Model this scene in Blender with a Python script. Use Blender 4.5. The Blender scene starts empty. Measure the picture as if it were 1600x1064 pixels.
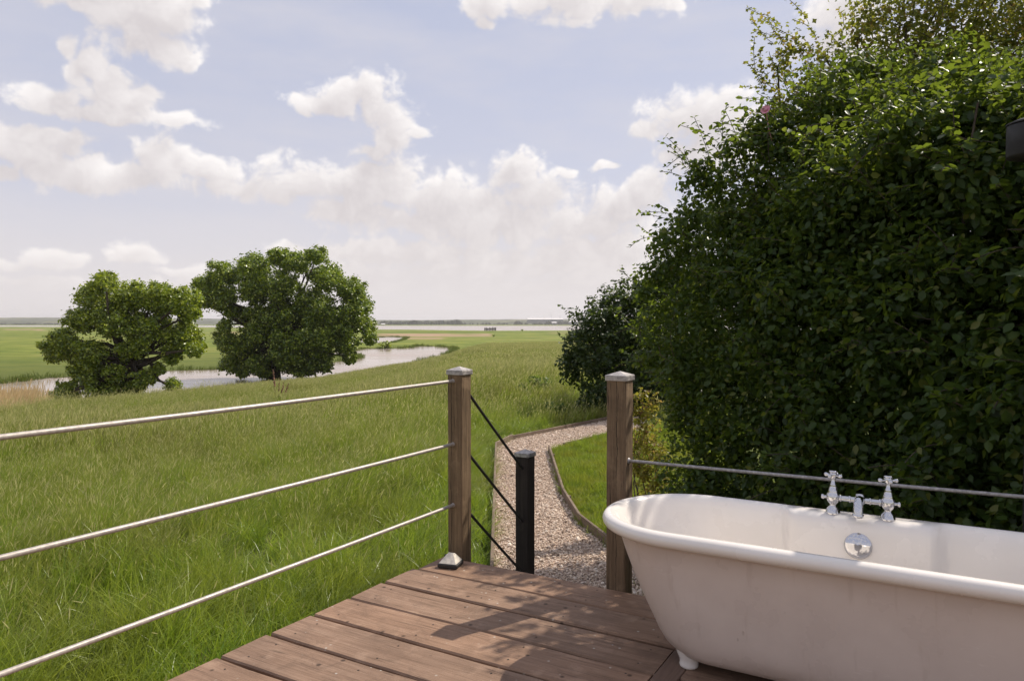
import bpy, math, random
import numpy as np
from mathutils import Vector, Matrix, Euler
R = math.radians
random.seed(4)
rng = np.random.default_rng(7)
SC = bpy.context.scene
COL = SC.collection

# ------------------------------------------------------------------ camera
EYE = 1.30                    # eye height above the deck top (deck top is z = 0)
FOC = 1160.0                  # focal length in units of a 1600-wide picture
PITCH = math.atan(27.0 / FOC)
cam_d = bpy.data.cameras.new('camera')
cam_d.sensor_width = 36.0
cam_d.lens = 36.0 * FOC / 1600.0
cam_d.clip_start = 0.05
cam_d.clip_end = 20000
cam = bpy.data.objects.new('camera', cam_d)
COL.objects.link(cam)
cam.location = (0, 0, EYE)
cam.rotation_euler = (math.pi / 2 - PITCH, 0, 0)
SC.camera = cam

def survey(px, py, z):
    """where a sight line of the photograph meets the level z (used to survey the ground plan)"""
    u = (px - 800) / FOC
    v = -(py - 532) / FOC
    dy = math.cos(PITCH) + math.sin(PITCH) * v
    dz = -math.sin(PITCH) + math.cos(PITCH) * v
    t = (z - EYE) / dz
    return (u * t, dy * t)

# ------------------------------------------------------------------ light
SUN_AZ, SUN_EL = R(56.0), R(47.5)      # azimuth from +Y towards +X
sun_vec = Vector((math.sin(SUN_AZ) * math.cos(SUN_EL), math.cos(SUN_AZ) * math.cos(SUN_EL), math.sin(SUN_EL)))
sd = bpy.data.lights.new('sun', 'SUN')
sd.energy = 5.0
sd.angle = R(0.5)
sd.color = (1.0, 0.91, 0.79)
so = bpy.data.objects.new('sun', sd)
COL.objects.link(so)
so.rotation_euler = (-sun_vec).to_track_quat('-Z', 'Y').to_euler()
so.location = sun_vec * 30

SC.view_settings.view_transform = 'Standard'
SC.view_settings.look = 'None'
SC.view_settings.gamma = 1.0
SC.view_settings.exposure = 0.08
SC.render.engine = 'CYCLES'
cy = SC.cycles
cy.use_denoising = True
cy.use_adaptive_sampling = True
cy.adaptive_threshold = 0.012
cy.max_bounces = 7
cy.diffuse_bounces = 3
cy.glossy_bounces = 3
cy.transmission_bounces = 4
cy.transparent_max_bounces = 8
cy.volume_bounces = 0
cy.caustics_reflective = False
cy.caustics_refractive = False
cy.sample_clamp_indirect = 6.0

# ------------------------------------------------------------------ node helpers
class NT:
    def __init__(self, tree):
        self.t = tree
    def n(self, kind, **kw):
        nd = self.t.nodes.new(kind)
        for k, v in kw.items():
            setattr(nd, k, v)
        return nd
    def put(self, sock, v):
        if isinstance(v, bpy.types.NodeSocket):
            self.t.links.new(v, sock)
        elif v is not None:
            if hasattr(sock, 'default_value'):
                dv = sock.default_value
                if hasattr(dv, '__len__') and not hasattr(v, '__len__'):
                    sock.default_value = [v] * len(dv)
                elif hasattr(dv, '__len__') and len(dv) == 4 and len(v) == 3:
                    sock.default_value = (*v, 1)
                else:
                    sock.default_value = v
    def math(self, op, a, b=None, c=None, clamp=False):
        nd = self.n('ShaderNodeMath', operation=op, use_clamp=clamp)
        for i, v in enumerate((a, b, c)):
            if v is not None:
                self.put(nd.inputs[i], v)
        return nd.outputs[0]
    def vec(self, op, a, b=None, c=None, out=0):
        nd = self.n('ShaderNodeVectorMath', operation=op)
        for i, v in enumerate((a, b, c)):
            if v is not None:
                self.put(nd.inputs[i], v)
        return nd.outputs[out]
    def mix(self, f, a, b, blend='MIX'):
        nd = self.n('ShaderNodeMix', data_type='RGBA', blend_type=blend)
        self.put(nd.inputs[0], f)
        self.put(nd.inputs[6], a)
        self.put(nd.inputs[7], b)
        return nd.outputs[2]
    def noise(self, v, scale, detail=4, rough=0.55, dist=0.0, out=0):
        nd = self.n('ShaderNodeTexNoise')
        self.put(nd.inputs['Vector'], v)
        nd.inputs['Scale'].default_value = scale
        nd.inputs['Detail'].default_value = detail
        nd.inputs['Roughness'].default_value = rough
        nd.inputs['Distortion'].default_value = dist
        return nd.outputs[out]
    def ramp(self, f, stops, interp='LINEAR'):
        nd = self.n('ShaderNodeValToRGB')
        self.put(nd.inputs[0], f)
        cr = nd.color_ramp
        cr.interpolation = interp
        while len(cr.elements) < len(stops):
            cr.elements.new(0.5)
        for e, (p, c) in zip(cr.elements, stops):
            e.position = p
            e.color = (c, c, c, 1) if not hasattr(c, '__len__') else (*c, 1)
        return nd.outputs[0]
    def remap(self, v, a, b, c=0.0, d=1.0, smooth=True):
        nd = self.n('ShaderNodeMapRange', interpolation_type='SMOOTHSTEP' if smooth else 'LINEAR')
        for i, x in enumerate((v, a, b, c, d)):
            self.put(nd.inputs[i], x)
        return nd.outputs[0]

# ------------------------------------------------------------------ world: sky texture with fair-weather clouds
def perlin(x, y, seed):
    """gradient noise on arrays, about -1..1"""
    rr = np.random.default_rng(seed)
    g = rr.uniform(0, 2 * np.pi, (256, 256))
    gx, gy = np.cos(g).astype(np.float32), np.sin(g).astype(np.float32)
    xi = np.floor(x).astype(np.int32); yi = np.floor(y).astype(np.int32)
    xf = (x - xi).astype(np.float32); yf = (y - yi).astype(np.float32)
    u = xf * xf * xf * (xf * (xf * 6 - 15) + 10)
    v = yf * yf * yf * (yf * (yf * 6 - 15) + 10)
    def dot(ix, iy, dx, dy):
        i = (xi + ix) & 255; j = (yi + iy) & 255
        return gx[j, i] * dx + gy[j, i] * dy
    a = dot(0, 0, xf, yf); b = dot(1, 0, xf - 1, yf); c = dot(0, 1, xf, yf - 1); d = dot(1, 1, xf - 1, yf - 1)
    return ((a + u * (b - a)) * (1 - v) + (c + u * (d - c)) * v) * 1.5
def sky_clouds(W=5120, H=1300, EL0=-2.0, EL1=91.0):
    """cover and brightness of the clouds by bearing and height, as two computed arrays"""
    az = np.linspace(-np.pi, np.pi, W, endpoint=False, dtype=np.float32)[None, :].repeat(H, 0)
    el = np.radians(np.linspace(EL0, EL1, H, dtype=np.float32))[:, None].repeat(W, 1)
    # (bearing, height, half width, half height) of each cloud mass, surveyed in picture units
    banks = [(175,-5,125,36),(235,40,85,36),(262,78,52,24),(290,96,24,10),(95,-15,60,30),(312,5,20,20),(225,70,40,24),
             (110,80,18,18),(140,108,34,24),(180,140,38,26),(190,165,60,18),(85,160,42,14),(150,185,110,14),(255,188,70,12),(225,150,22,14),
             (90,258,95,34),(35,232,60,20),(135,282,75,24),(18,275,40,14),(262,255,55,30),(330,268,50,20),(205,280,60,22),(90,222,80,14),(112,232,44,22),
             (580,146,38,30),(555,150,50,24),(512,168,46,17),(605,178,46,36),(615,215,34,30),(655,212,22,12),(580,240,34,9),(480,182,14,8),(630,190,24,22),
             (400,296,110,20),(490,290,90,34),(592,284,78,38),(555,332,105,20),(700,316,110,32),(802,268,48,30),(842,305,66,30),(880,270,15,9),(765,350,150,38),(900,350,80,34),(965,325,60,32),(640,345,110,22),(910,395,110,26),(545,300,60,30),
             (1085,188,80,32),(1122,166,48,24),(1010,206,32,15),(1150,205,60,46),(1060,240,40,16),(1010,305,44,30),(1110,240,70,40),(940,262,30,6),
             (765,12,46,24),(885,4,95,30),(985,8,72,20),(1045,10,22,9),(760,40,18,10),
             (1335,10,90,34),(1310,75,70,26),(1400,120,120,60),
             (85,408,52,18),(212,400,46,18),(20,418,34,12),(300,428,90,9),(620,400,170,20),(720,428,190,20),(860,412,140,26),(455,392,56,12),(380,445,180,14),(560,440,200,22),(120,448,130,12),(800,450,190,20),(960,400,90,34)]
    w1 = perlin(az * 16, el * 16, 11); w2 = perlin(az * 16 + 7, el * 16 + 3, 12)
    w3 = perlin(az * 45, el * 45, 13); w4 = perlin(az * 45 + 7, el * 45 + 3, 14)
    ax = az + 0.008 * w1 + 0.005 * w3
    ey = el + 0.006 * w2 + 0.004 * w4
    acc = np.full(az.shape, -3.0, np.float32)
    for (x, y, rx, ry) in banks:
        a = math.atan((x - 800) / FOC); e = math.atan((505 - y) / FOC * math.cos(a))
        sa = FOC / (rx * 1.12 * math.cos(a) ** 2); se = FOC / (ry * 1.22 * math.cos(a))
        i0, i1 = [int((a + s * 3.2 / sa + np.pi) / (2 * np.pi) * W) for s in (-1, 1)]
        j0, j1 = [int((math.degrees(e + s * 3.2 / se) - EL0) / (EL1 - EL0) * H) for s in (-1, 1)]
        i0, i1, j0, j1 = max(i0, 0), min(i1, W), max(j0, 0), min(j1, H)
        dy = (ey[j0:j1, i0:i1] - e) * se
        dy = np.where(dy < 0, dy * 1.15, dy)               # flatter bases
        one = 1 - np.sqrt(((ax[j0:j1, i0:i1] - a) * sa) ** 2 + dy ** 2)
        o = acc[j0:j1, i0:i1]
        h = np.clip(0.5 + 0.5 * (one - o) / 0.22, 0, 1)
        acc[j0:j1, i0:i1] = o + (one - o) * h + 0.22 * h * (1 - h)
    far = np.maximum(np.clip((np.abs(az) - R(36)) / R(10), 0, 1), np.clip((el - R(24)) / R(8), 0, 1))
    gen = sum(perlin(az * f, el * f * 1.5, 20 + k) / 2 ** k for k, f in enumerate((3.2, 6.4, 12.8))) * 1.5 - 0.25
    D = acc * (1 - far) + np.minimum(gen, 0.9) * far
    low = np.clip((el - R(1)) / R(9), 0.25, 1)
    bil = 0; amp = 0.5
    for k, f in enumerate((15, 31, 63, 128, 250)):
        q = 1 + 0.6 * (1 - low)
        bil = bil + amp * (np.abs(perlin(ax * f + k, ey * f * 1.15 * q + 2 * k, 30 + k)) * 2 - 0.62)
        amp *= 0.58
    fbm = 0; amp = 0.5
    for k, f in enumerate((22, 48, 100, 210, 420)):
        fbm = fbm + amp * perlin(az * f * 0.8, el * f * 1.2, 40 + k)
        amp *= 0.6
    D = D + 0.66 * bil + 0.44 * fbm + 0.13
    dens = np.clip(D, 0, 1.2)
    al = np.clip((D + 0.08) / 0.58, 0, 1)
    al = al * al * (3 - 2 * al)
    # light marched through the cloud towards the sun (up and to the right)
    T = np.zeros_like(D)
    px_a = W / (2 * np.pi); px_e = H / np.radians(EL1 - EL0)
    for k in range(1, 9):
        s = 0.0052 * k ** 1.15
        T += np.roll(dens, (-int(round(s * 0.85 * px_e)), -int(round(s * 0.55 * px_a))), (0, 1))
    lit = np.exp(-0.36 * T) * 0.78 + 0.22 * np.clip(0.5 + 1.5 * bil + 0.8 * fbm, 0, 1)
    lit = np.clip(lit * 1.12, 0, 1)
    cir = sum(perlin(az * f * 0.8 + el * 3, el * f * 3.0, 60 + k) / 1.8 ** k for k, f in enumerate((4, 9, 20, 44, 90)))
    cir = np.clip(cir * 0.55 + 0.28, 0, 1)
    img = bpy.data.images.new('cloud cover', W, H, alpha=False, float_buffer=True, is_data=True)
    px = np.ones((H, W, 4), np.float32)
    px[..., 0] = al; px[..., 1] = lit; px[..., 2] = cir
    img.pixels.foreach_set(px.ravel())
    img.update()
    return img, R(EL0), R(EL1)
def build_world():
    w = bpy.data.worlds.new('World')
    SC.world = w
    w.use_nodes = True
    t = w.node_tree
    t.nodes.clear()
    N = NT(t)
    out = N.n('ShaderNodeOutputWorld')
    bg = N.n('ShaderNodeBackground')
    bg.inputs['Strength'].default_value = 0.1
    t.links.new(bg.outputs[0], out.inputs[0])
    tc = N.n('ShaderNodeTexCoord')
    sky = N.n('ShaderNodeTexSky', sky_type='NISHITA', sun_disc=False)
    sky.sun_elevation = SUN_EL
    sky.sun_rotation = SUN_AZ
    sky.air_density = 1.0
    sky.dust_density = 1.0
    sky.ozone_density = 1.0
    sep = N.n('ShaderNodeSeparateXYZ')
    N.put(sep.inputs[0], tc.outputs['Generated'])
    az = N.math('ARCTAN2', sep.outputs[0], sep.outputs[1])
    el = N.math('ARCSINE', sep.outputs[2])
    img, e0, e1 = sky_clouds()
    cmb = N.n('ShaderNodeCombineXYZ')
    N.put(cmb.inputs[0], N.math('MULTIPLY_ADD', az, 1 / (2 * math.pi), 0.5))
    N.put(cmb.inputs[1], N.math('MULTIPLY_ADD', el, 1 / (e1 - e0), -e0 / (e1 - e0), clamp=True))
    tx = N.n('ShaderNodeTexImage', image=img, interpolation='Linear', extension='EXTEND')
    N.put(tx.inputs[0], cmb.outputs[0])
    ch = N.n('ShaderNodeSeparateColor')
    N.put(ch.inputs[0], tx.outputs[0])
    alpha, lit, cir = ch.outputs
    hsv = N.n('ShaderNodeHueSaturation')
    hsv.inputs['Saturation'].default_value = 0.6
    N.put(hsv.inputs['Color'], sky.outputs[0])
    clear = N.mix(1.0, hsv.outputs[0], (1.5, 1.45, 1.5), 'MULTIPLY')
    even = N.mix(N.remap(el, R(4), R(34)), (5.9, 5.95, 6.95), (4.5, 4.95, 6.65))   # thin high haze evens the blue out
    clear = N.mix(0.86, clear, even)
    clear = N.mix(N.math('MULTIPLY', cir, 0.5), clear, (7.0, 6.75, 7.1))
    hz = N.remap(el, R(0.0), R(12.0), 0.95, 0.0)
    clear = N.mix(hz, clear, (7.7, 7.2, 7.15))
    cl = N.mix(lit, (6.2, 5.75, 5.85), (9.8, 9.4, 9.25))
    cl = N.mix(N.remap(el, R(-1), R(11.0), 0.62, 0.0), cl, (8.0, 7.45, 7.3))
    al = N.math('MULTIPLY', alpha, N.remap(el, R(0.5), R(5.0), 0.15, 0.96))
    t.links.new(N.mix(al, clear, cl), bg.inputs['Color'])
build_world()

# ------------------------------------------------------------------ object helpers
def obj(name, me, mat=None, parent=None, loc=None, rotz=None):
    o = bpy.data.objects.new(name, me)
    COL.objects.link(o)
    if me is not None and mat is not None:
        for m in (mat if isinstance(mat, (list, tuple)) else [mat]):
            me.materials.append(m)
    if parent is not None:
        o.parent = parent
    if loc is not None:
        o.location = loc
    if rotz is not None:
        o.rotation_euler = (0, 0, rotz)
    return o
def tag(o, label=None, cat=None, group=None, kind=None):
    if label: o['label'] = label
    if cat: o['category'] = cat
    if group: o['group'] = group
    if kind: o['kind'] = kind
    return o
def thing(name, label, cat, loc=(0, 0, 0), rotz=0.0, group=None):
    o = bpy.data.objects.new(name, None)
    COL.objects.link(o)
    o.empty_display_size = 0.1
    o.location = loc
    o.rotation_euler = (0, 0, rotz)
    return tag(o, label, cat, group)
def npmesh(name, V, F, smooth=False, attrs=None):
    """V (n,3) array, F (m,k) array of equal polygons"""
    V = np.asarray(V, np.float32)
    F = np.asarray(F, np.int32)
    me = bpy.data.meshes.new(name)
    me.vertices.add(len(V))
    me.vertices.foreach_set('co', V.ravel())
    k = F.shape[1]
    me.loops.add(F.size)
    me.loops.foreach_set('vertex_index', F.ravel())
    me.polygons.add(len(F))
    me.polygons.foreach_set('loop_start', np.arange(0, F.size, k, dtype=np.int32))
    if smooth:
        me.polygons.foreach_set('use_smooth', np.ones(len(F), bool))
    for an, arr in (attrs or {}).items():
        a = me.attributes.new(an, 'FLOAT', 'POINT')
        a.data.foreach_set('value', np.asarray(arr, np.float32))
    me.update(calc_edges=True)
    return me
class MB:
    """collects simple shapes and links them as one mesh"""
    def __init__(self):
        self.v = []; self.f = []; self.s = []
    def add(self, vs, fs, smooth=False):
        b = len(self.v)
        self.v += [tuple(v) for v in vs]
        self.f += [tuple(i + b for i in f) for f in fs]
        self.s += [smooth] * len(fs)
    def box(self, c, size, M=None, ch=0.0):
        """box with chamfered edges"""
        hx, hy, hz = (s / 2 for s in size)
        ch = min(ch, hx * .9, hy * .9, hz * .9)
        vs = []; fs = []
        if ch <= 0:
            vs = [(x, y, z) for z in (-hz, hz) for y in (-hy, hy) for x in (-hx, hx)]
            fs = [(0, 2, 3, 1), (4, 5, 7, 6), (0, 1, 5, 4), (2, 6, 7, 3), (0, 4, 6, 2), (1, 3, 7, 5)]
        else:
            import itertools
            idx = {}
            for sx, sy, sz in itertools.product((-1, 1), repeat=3):
                for ax in range(3):
                    p = [sx * (hx - ch), sy * (hy - ch), sz * (hz - ch)]
                    p[ax] = (sx * hx, sy * hy, sz * hz)[ax]
                    idx[(sx, sy, sz, ax)] = len(vs)
                    vs.append(tuple(p))
            for ax in range(3):
                o = [a for a in range(3) if a != ax]
                for s in (-1, 1):
                    q = []
                    for a, b in ((-1, -1), (1, -1), (1, 1), (-1, 1)):
                        k = [0, 0, 0]; k[ax] = s; k[o[0]] = a; k[o[1]] = b
                        q.append(idx[(*k, ax)])
                    fs.append(tuple(q))
            for ax in range(3):
                o = [a for a in range(3) if a != ax]
                for a in (-1, 1):
                    for b in (-1, 1):
                        k0 = [0, 0, 0]; k0[o[0]] = a; k0[o[1]] = b; k0[ax] = -1
                        k1 = list(k0); k1[ax] = 1
                        fs.append((idx[(*k0, o[0])], idx[(*k1, o[0])], idx[(*k1, o[1])], idx[(*k0, o[1])]))
            for s in itertools.product((-1, 1), repeat=3):
                fs.append(tuple(idx[(*s, a)] for a in range(3)))
        M = M or Matrix.Identity(4)
        c = Vector(c)
        self.add([M @ (Vector(v) + c) for v in vs], fs)
    def tube(self, pts, rad, n=10, cap=True):
        pts = [Vector(p) for p in pts]
        if not hasattr(rad, '__len__'):
            rad = [rad] * len(pts)
        vs = []; fs = []
        up = Vector((0.123, 0.31, 1)).normalized()
        for i, p in enumerate(pts):
            d = (pts[min(i + 1, len(pts) - 1)] - pts[max(i - 1, 0)]).normalized()
            a = d.cross(up)
            if a.length < 1e-3:
                a = d.cross(Vector((1, 0.2, 0)))
            a.normalize()
            b = d.cross(a).normalized()
            up = a.cross(d)
            for k in range(n):
                w = 2 * math.pi * k / n
                vs.append(p + (a * math.cos(w) + b * math.sin(w)) * rad[i])
        for i in range(len(pts) - 1):
            for k in range(n):
                fs.append((i * n + k, i * n + (k + 1) % n, (i + 1) * n + (k + 1) % n, (i + 1) * n + k))
        self.add(vs, fs, True)
        if cap:
            m = len(pts) - 1
            self.add(vs[:n], [tuple(range(n - 1, -1, -1))])
            self.add(vs[m * n:], [tuple(range(n))])
    def lathe(self, c, prof, n=24, axis=Vector((0, 0, 1)), cap=True):
        """prof: (radius, height) pairs turned about an axis through c"""
        q = Vector((0, 0, 1)).rotation_difference(Vector(axis).normalized()).to_matrix()
        vs = []; fs = []
        c = Vector(c)
        for r, h in prof:
            for k in range(n):
                w = 2 * math.pi * k / n
                vs.append(c + q @ Vector((r * math.cos(w), r * math.sin(w), h)))
        for i in range(len(prof) - 1):
            for k in range(n):
                fs.append((i * n + k, i * n + (k + 1) % n, (i + 1) * n + (k + 1) % n, (i + 1) * n + k))
        self.add(vs, fs, True)
        if cap:
            m = len(prof) - 1
            self.add(vs[:n], [tuple(range(n - 1, -1, -1))])
            self.add(vs[m * n:], [tuple(range(n))])
    def mesh(self, name):
        me = bpy.data.meshes.new(name)
        me.from_pydata(self.v, [], self.f)
        me.polygons.foreach_set('use_smooth', self.s)
        me.update()
        return me
    def build(self, name, mat=None, parent=None, **k):
        return obj(name, self.mesh(name), mat, parent, **k)

# ------------------------------------------------------------------ materials
def new_mat(name):
    m = bpy.data.materials.new(name)
    m.use_nodes = True
    N = NT(m.node_tree)
    b = m.node_tree.nodes['Principled BSDF']
    return m, N, b
def bump(N, b, h, strength, dist):
    nd = N.n('ShaderNodeBump')
    nd.inputs['Strength'].default_value = strength
    nd.inputs['Distance'].default_value = dist
    N.put(nd.inputs['Height'], h)
    N.put(b.inputs['Normal'], nd.outputs[0])
def coords(N, kind='Object'):
    return N.n('ShaderNodeTexCoord').outputs[kind]
def wood_mat(name, dark, mid, pale, axis=(1, 1, 1), spots=0.0, rough=0.75, cracks=0.5, bl=0.35, split=None, board=False):
    """weathered timber; axis = how strongly the grain is squeezed on x, y, z"""
    m, N, b = new_mat(name)
    co = coords(N)
    g = N.vec('MULTIPLY', co, axis)
    n1 = N.noise(g, 1.0, 7, 0.65, 0.35)
    n2 = N.noise(g, 4.2, 4, 0.6, 0.2)
    big = N.noise(co, 2.6, 4, 0.6)
    f = N.math('MULTIPLY_ADD', n2, 0.35, N.math('MULTIPLY', n1, 0.65))
    c = N.ramp(f, [(0.28, dark), (0.5, mid), (0.74, pale)])
    c = N.mix(N.remap(big, 0.35, 0.7, 0.0, 0.55), c, [x * 0.62 for x in mid])
    c = N.mix(N.remap(N.noise(co, 9.0, 3, 0.5), 0.56, 0.72, 0.0, 0.4), c, pale)
    st = N.noise(N.vec('MULTIPLY', co, (1.0, 1.0, 1.0)), 6.5, 6, 0.7, 0.8)
    c = N.mix(N.remap(st, 0.50, 0.68, 0.0, 0.5), c, [x * 0.55 for x in mid])
    c = N.mix(N.remap(N.noise(co, 90.0, 2, 0.5), 0.60, 0.75, 0.0, 0.35), c, [x * 0.45 for x in mid])
    if cracks:
        ck = N.remap(N.noise(g, 2.2, 3, 0.5, 1.2), 0.30, 0.38, cracks, 0.0)
        c = N.mix(ck, c, [x * 0.3 for x in dark])
    if spots:
        vo = N.n('ShaderNodeTexVoronoi')
        N.put(vo.inputs['Vector'], co)
        vo.inputs['Scale'].default_value = 17.0
        sp = N.math('MULTIPLY', N.remap(vo.outputs['Distance'], 0.06, 0.11, 1.0, 0.0), N.remap(N.noise(co, 2.0, 2), 0.44, 0.58))
        c = N.mix(N.math('MULTIPLY', sp, spots), c, (0.52, 0.48, 0.42))
        vo2 = N.n('ShaderNodeTexVoronoi')
        N.put(vo2.inputs['Vector'], N.vec('ADD', co, (3.3, 1.7, 0)))
        vo2.inputs['Scale'].default_value = 9.0
        kn = N.remap(vo2.outputs['Distance'], 0.05, 0.12, 0.85, 0.0)
        c = N.mix(kn, c, [x * 0.35 for x in dark])
    if board:
        bd = N.n('ShaderNodeAttribute', attribute_name='rnd').outputs['Fac']
        c = N.mix(1.0, c, N.ramp(bd, [(0.0, (0.70, 0.72, 0.75)), (0.5, (0.92, 0.92, 0.92)), (1.0, (1.10, 1.04, 0.98))]), 'MULTIPLY')
        c = N.mix(N.remap(bd, -0.9, -0.5, 1.0, 0.0), c, (0.03, 0.024, 0.02))
    if split is not None:
        sx = N.n('ShaderNodeSeparateXYZ')
        N.put(sx.inputs[0], co)
        wv = N.math('MULTIPLY_ADD', N.noise(N.vec('MULTIPLY', co, (0, 0, 1)), 5.0, 5, 0.65), 0.030, split - 0.015)
        dd = N.math('ABSOLUTE', N.math('SUBTRACT', sx.outputs[0], wv))
        wid = N.remap(N.noise(N.vec('MULTIPLY', co, (0, 0, 1)), 3.0, 3, 0.5), 0.35, 0.65, 0.0006, 0.0034)
        ln = N.remap(N.math('DIVIDE', dd, wid), 0.5, 1.2, 0.95, 0.0)
        c = N.mix(ln, c, (0.012, 0.008, 0.006))
    N.put(b.inputs['Base Color'], c)
    b.inputs['Roughness'].default_value = rough
    b.inputs['Specular IOR Level'].default_value = 0.3
    bump(N, b, N.math('ADD', f, N.math('MULTIPLY', n2, 0.5)), bl, 0.006)
    return m
def plain_mat(name, col, rough=0.5, metal=0.0, var=0.12, scale=20.0, bl=0.0, spec=0.5):
    m, N, b = new_mat(name)
    co = coords(N)
    n = N.noise(co, scale, 5, 0.6)
    c = N.mix(N.remap(n, 0.3, 0.7), [x * (1 - var) for x in col], [min(1, x * (1 + var)) for x in col])
    N.put(b.inputs['Base Color'], c)
    b.inputs['Metallic'].default_value = metal
    N.put(b.inputs['Roughness'], N.remap(N.noise(co, scale * 0.4, 3), 0.3, 0.7, rough * 0.8, min(1, rough * 1.25)))
    b.inputs['Specular IOR Level'].default_value = spec
    if bl:
        bump(N, b, n, bl, 0.004)
    return m
def leaf_mat(name, stops, trans=(0.2, 0.26, 0.03), tmix=0.38, rough=0.42, spec=0.4, attr='rnd', inst=False, tip=None, tint=None):
    """thin leaf: glossy diffuse face plus light coming through"""
    m, N, b = new_mat(name)
    if inst:
        f = N.n('ShaderNodeObjectInfo').outputs['Random']
        bl_ = N.n('ShaderNodeAttribute', attribute_name='blade').outputs['Fac']
        f = N.math('MULTIPLY_ADD', f, 0.45, N.math('MULTIPLY', bl_, 0.55))
    else:
        f = N.n('ShaderNodeAttribute', attribute_name=attr).outputs['Fac']
    c = N.ramp(f, stops)
    tr = N.mix(0.5, trans, N.mix(1.0, c, (2.2, 2.2, 2.0), 'MULTIPLY'))
    if tint is not None:                       # broad natural patches of another hue across the field
        g = N.n('ShaderNodeNewGeometry').outputs['Position']
        k = N.remap(N.noise(g, tint[1], 3, 0.55), 0.42, 0.62, 0.0, tint[2])
        c = N.mix(k, c, tint[0])
        tr = N.mix(k, tr, [x * 1.25 for x in tint[0]])
    if tip is not None:
        a = N.n('ShaderNodeAttribute', attribute_name='t').outputs['Fac']
        k = N.remap(a, 0.55, 1.0, 0.0, 0.75)
        c = N.mix(k, c, tip)
        tr = N.mix(k, tr, tip)
    N.put(b.inputs['Base Color'], c)
    b.inputs['Roughness'].default_value = rough
    b.inputs['Specular IOR Level'].default_value = spec
    tl = N.n('ShaderNodeBsdfTranslucent')
    N.put(tl.inputs['Color'], tr)
    mx = N.n('ShaderNodeMixShader')
    mx.inputs[0].default_value = tmix
    N.t.links.new(b.outputs[0], mx.inputs[1])
    N.t.links.new(tl.outputs[0], mx.inputs[2])
    N.t.links.new(mx.outputs[0], N.t.nodes['Material Output'].inputs['Surface'])
    return m

# ================================================================== terrain
ZW = -4.50                       # river level
G0 = -0.58                       # ground level beside the deck
BK = [(-500, 800), (-200, 700), (0, 648), (60, 632), (150, 622), (236, 614), (296, 608), (384, 600), (500, 590), (560, 580), (660, 565), (707, 553)]
_b = [survey(x, y + np.interp(x, [0, 300, 560, 707], [7.5, 6.5, 4.5, 2.0]), ZW) for x, y in BK]
BA = [math.atan2(p[0], p[1]) for p in _b] + [math.atan((x - 800) / FOC) for x in (760, 870, 1100)] + [math.pi]
BD = [math.hypot(*p) for p in _b] + [205, 225, 215, 60]
BA = [-math.pi] + BA
BD = [40] + BD
# river outline (counted round the water), surveyed on the water level
RIV = [(-500, 800), (-200, 705), (0, 652), (60, 637), (150, 627), (236, 618), (296, 612), (384, 603), (500, 591), (560, 580), (620, 571), (660, 563.5), (690, 556), (709, 549),
       (703, 543.5), (680, 541.5), (652, 541), (640, 544), (600, 545), (572, 545), (545, 549), (500, 551), (470, 556), (500, 560), (540, 557), (566, 556), (560, 561), (528, 566),
       (480, 572), (420, 576), (348, 577.5), (272, 579.5), (180, 586), (76, 591), (20, 598), (-200, 614), (-500, 640)]
POOL = [(540, 536), (575, 537), (612, 536), (630, 531), (634, 527.5), (610, 526.5), (585, 527.5), (540, 531)]
EST = [(3200, 516.5), (900, 516.5), (830, 516.8), (760, 517), (700, 516.2), (640, 515.2), (590, 515), (500, 513), (300, 511), (0, 510.6), (-600, 510.2),
       (-600, 508.7), (0, 508.8), (400, 508.9), (590, 509.0), (900, 509.2), (3200, 509.2)]
def poly(p):
    return np.array([survey(x, y, ZW) for x, y in p])
POLYS = [poly(RIV), poly(POOL), poly(EST)]
def signed(P, poly_):
    """distance to an outline, positive inside"""
    d = np.full(len(P), 1e9)
    ins = np.zeros(len(P), bool)
    n = len(poly_)
    for i in range(n):
        a, b = poly_[i], poly_[(i + 1) % n]
        ab = b - a
        t = np.clip(((P - a) @ ab) / (ab @ ab), 0, 1)
        q = P - a - t[:, None] * ab
        d = np.minimum(d, np.hypot(q[:, 0], q[:, 1]))
        c = ((a[1] > P[:, 1]) != (b[1] > P[:, 1]))
        xx = ab[0] * (P[:, 1] - a[1]) / (ab[1] if abs(ab[1]) > 1e-9 else 1e-9) + a[0]
        ins ^= c & (P[:, 0] < xx)
    return np.where(ins, d, -d)
def smooth01(t):
    t = np.clip(t, 0, 1)
    return t * t * (3 - 2 * t)
def wob(x, y):
    return (np.sin(x * .31 + 1.3) * np.cos(y * .27 + .4) + .6 * np.sin(x * .83 - y * .61) + .4 * np.sin(x * 1.9 + y * 1.3 + 2)) / 2
def ground_z(P):
    P = np.atleast_2d(np.asarray(P, float))
    x, y = P[:, 0], P[:, 1]
    r = np.hypot(x, y)
    a = np.arctan2(x, y)
    rb = np.interp(a, BA, BD)
    r0 = np.interp(a, [R(-30), R(-14), R(-3)], [5.5, 7.0, 17.0])
    t = np.clip((r - r0) / (rb - r0), 0, 1)
    z = G0 + (-4.36 - G0) * (0.75 * t + 0.25 * t * t)
    z = z + wob(x, y) * 0.10 * smooth01((r - 7) / 20) * (1 - t)
    z = z + np.where(t >= 1, wob(x * .12, y * .12) * 0.05, 0)
    far = r > 18
    if far.any():
        Q = P[far]
        s = np.max([signed(Q, p) for p in POLYS], axis=0)
        k = np.clip(-s * 0.16 + 0.0, -0.8, 0.14)
        near = s > -2.5
        zz = z[far]
        zz = np.where(near, np.minimum(zz, ZW + k), zz)
        z[far] = zz
    return z
def gz(x, y):
    return float(ground_z([[x, y]])[0])

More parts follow.
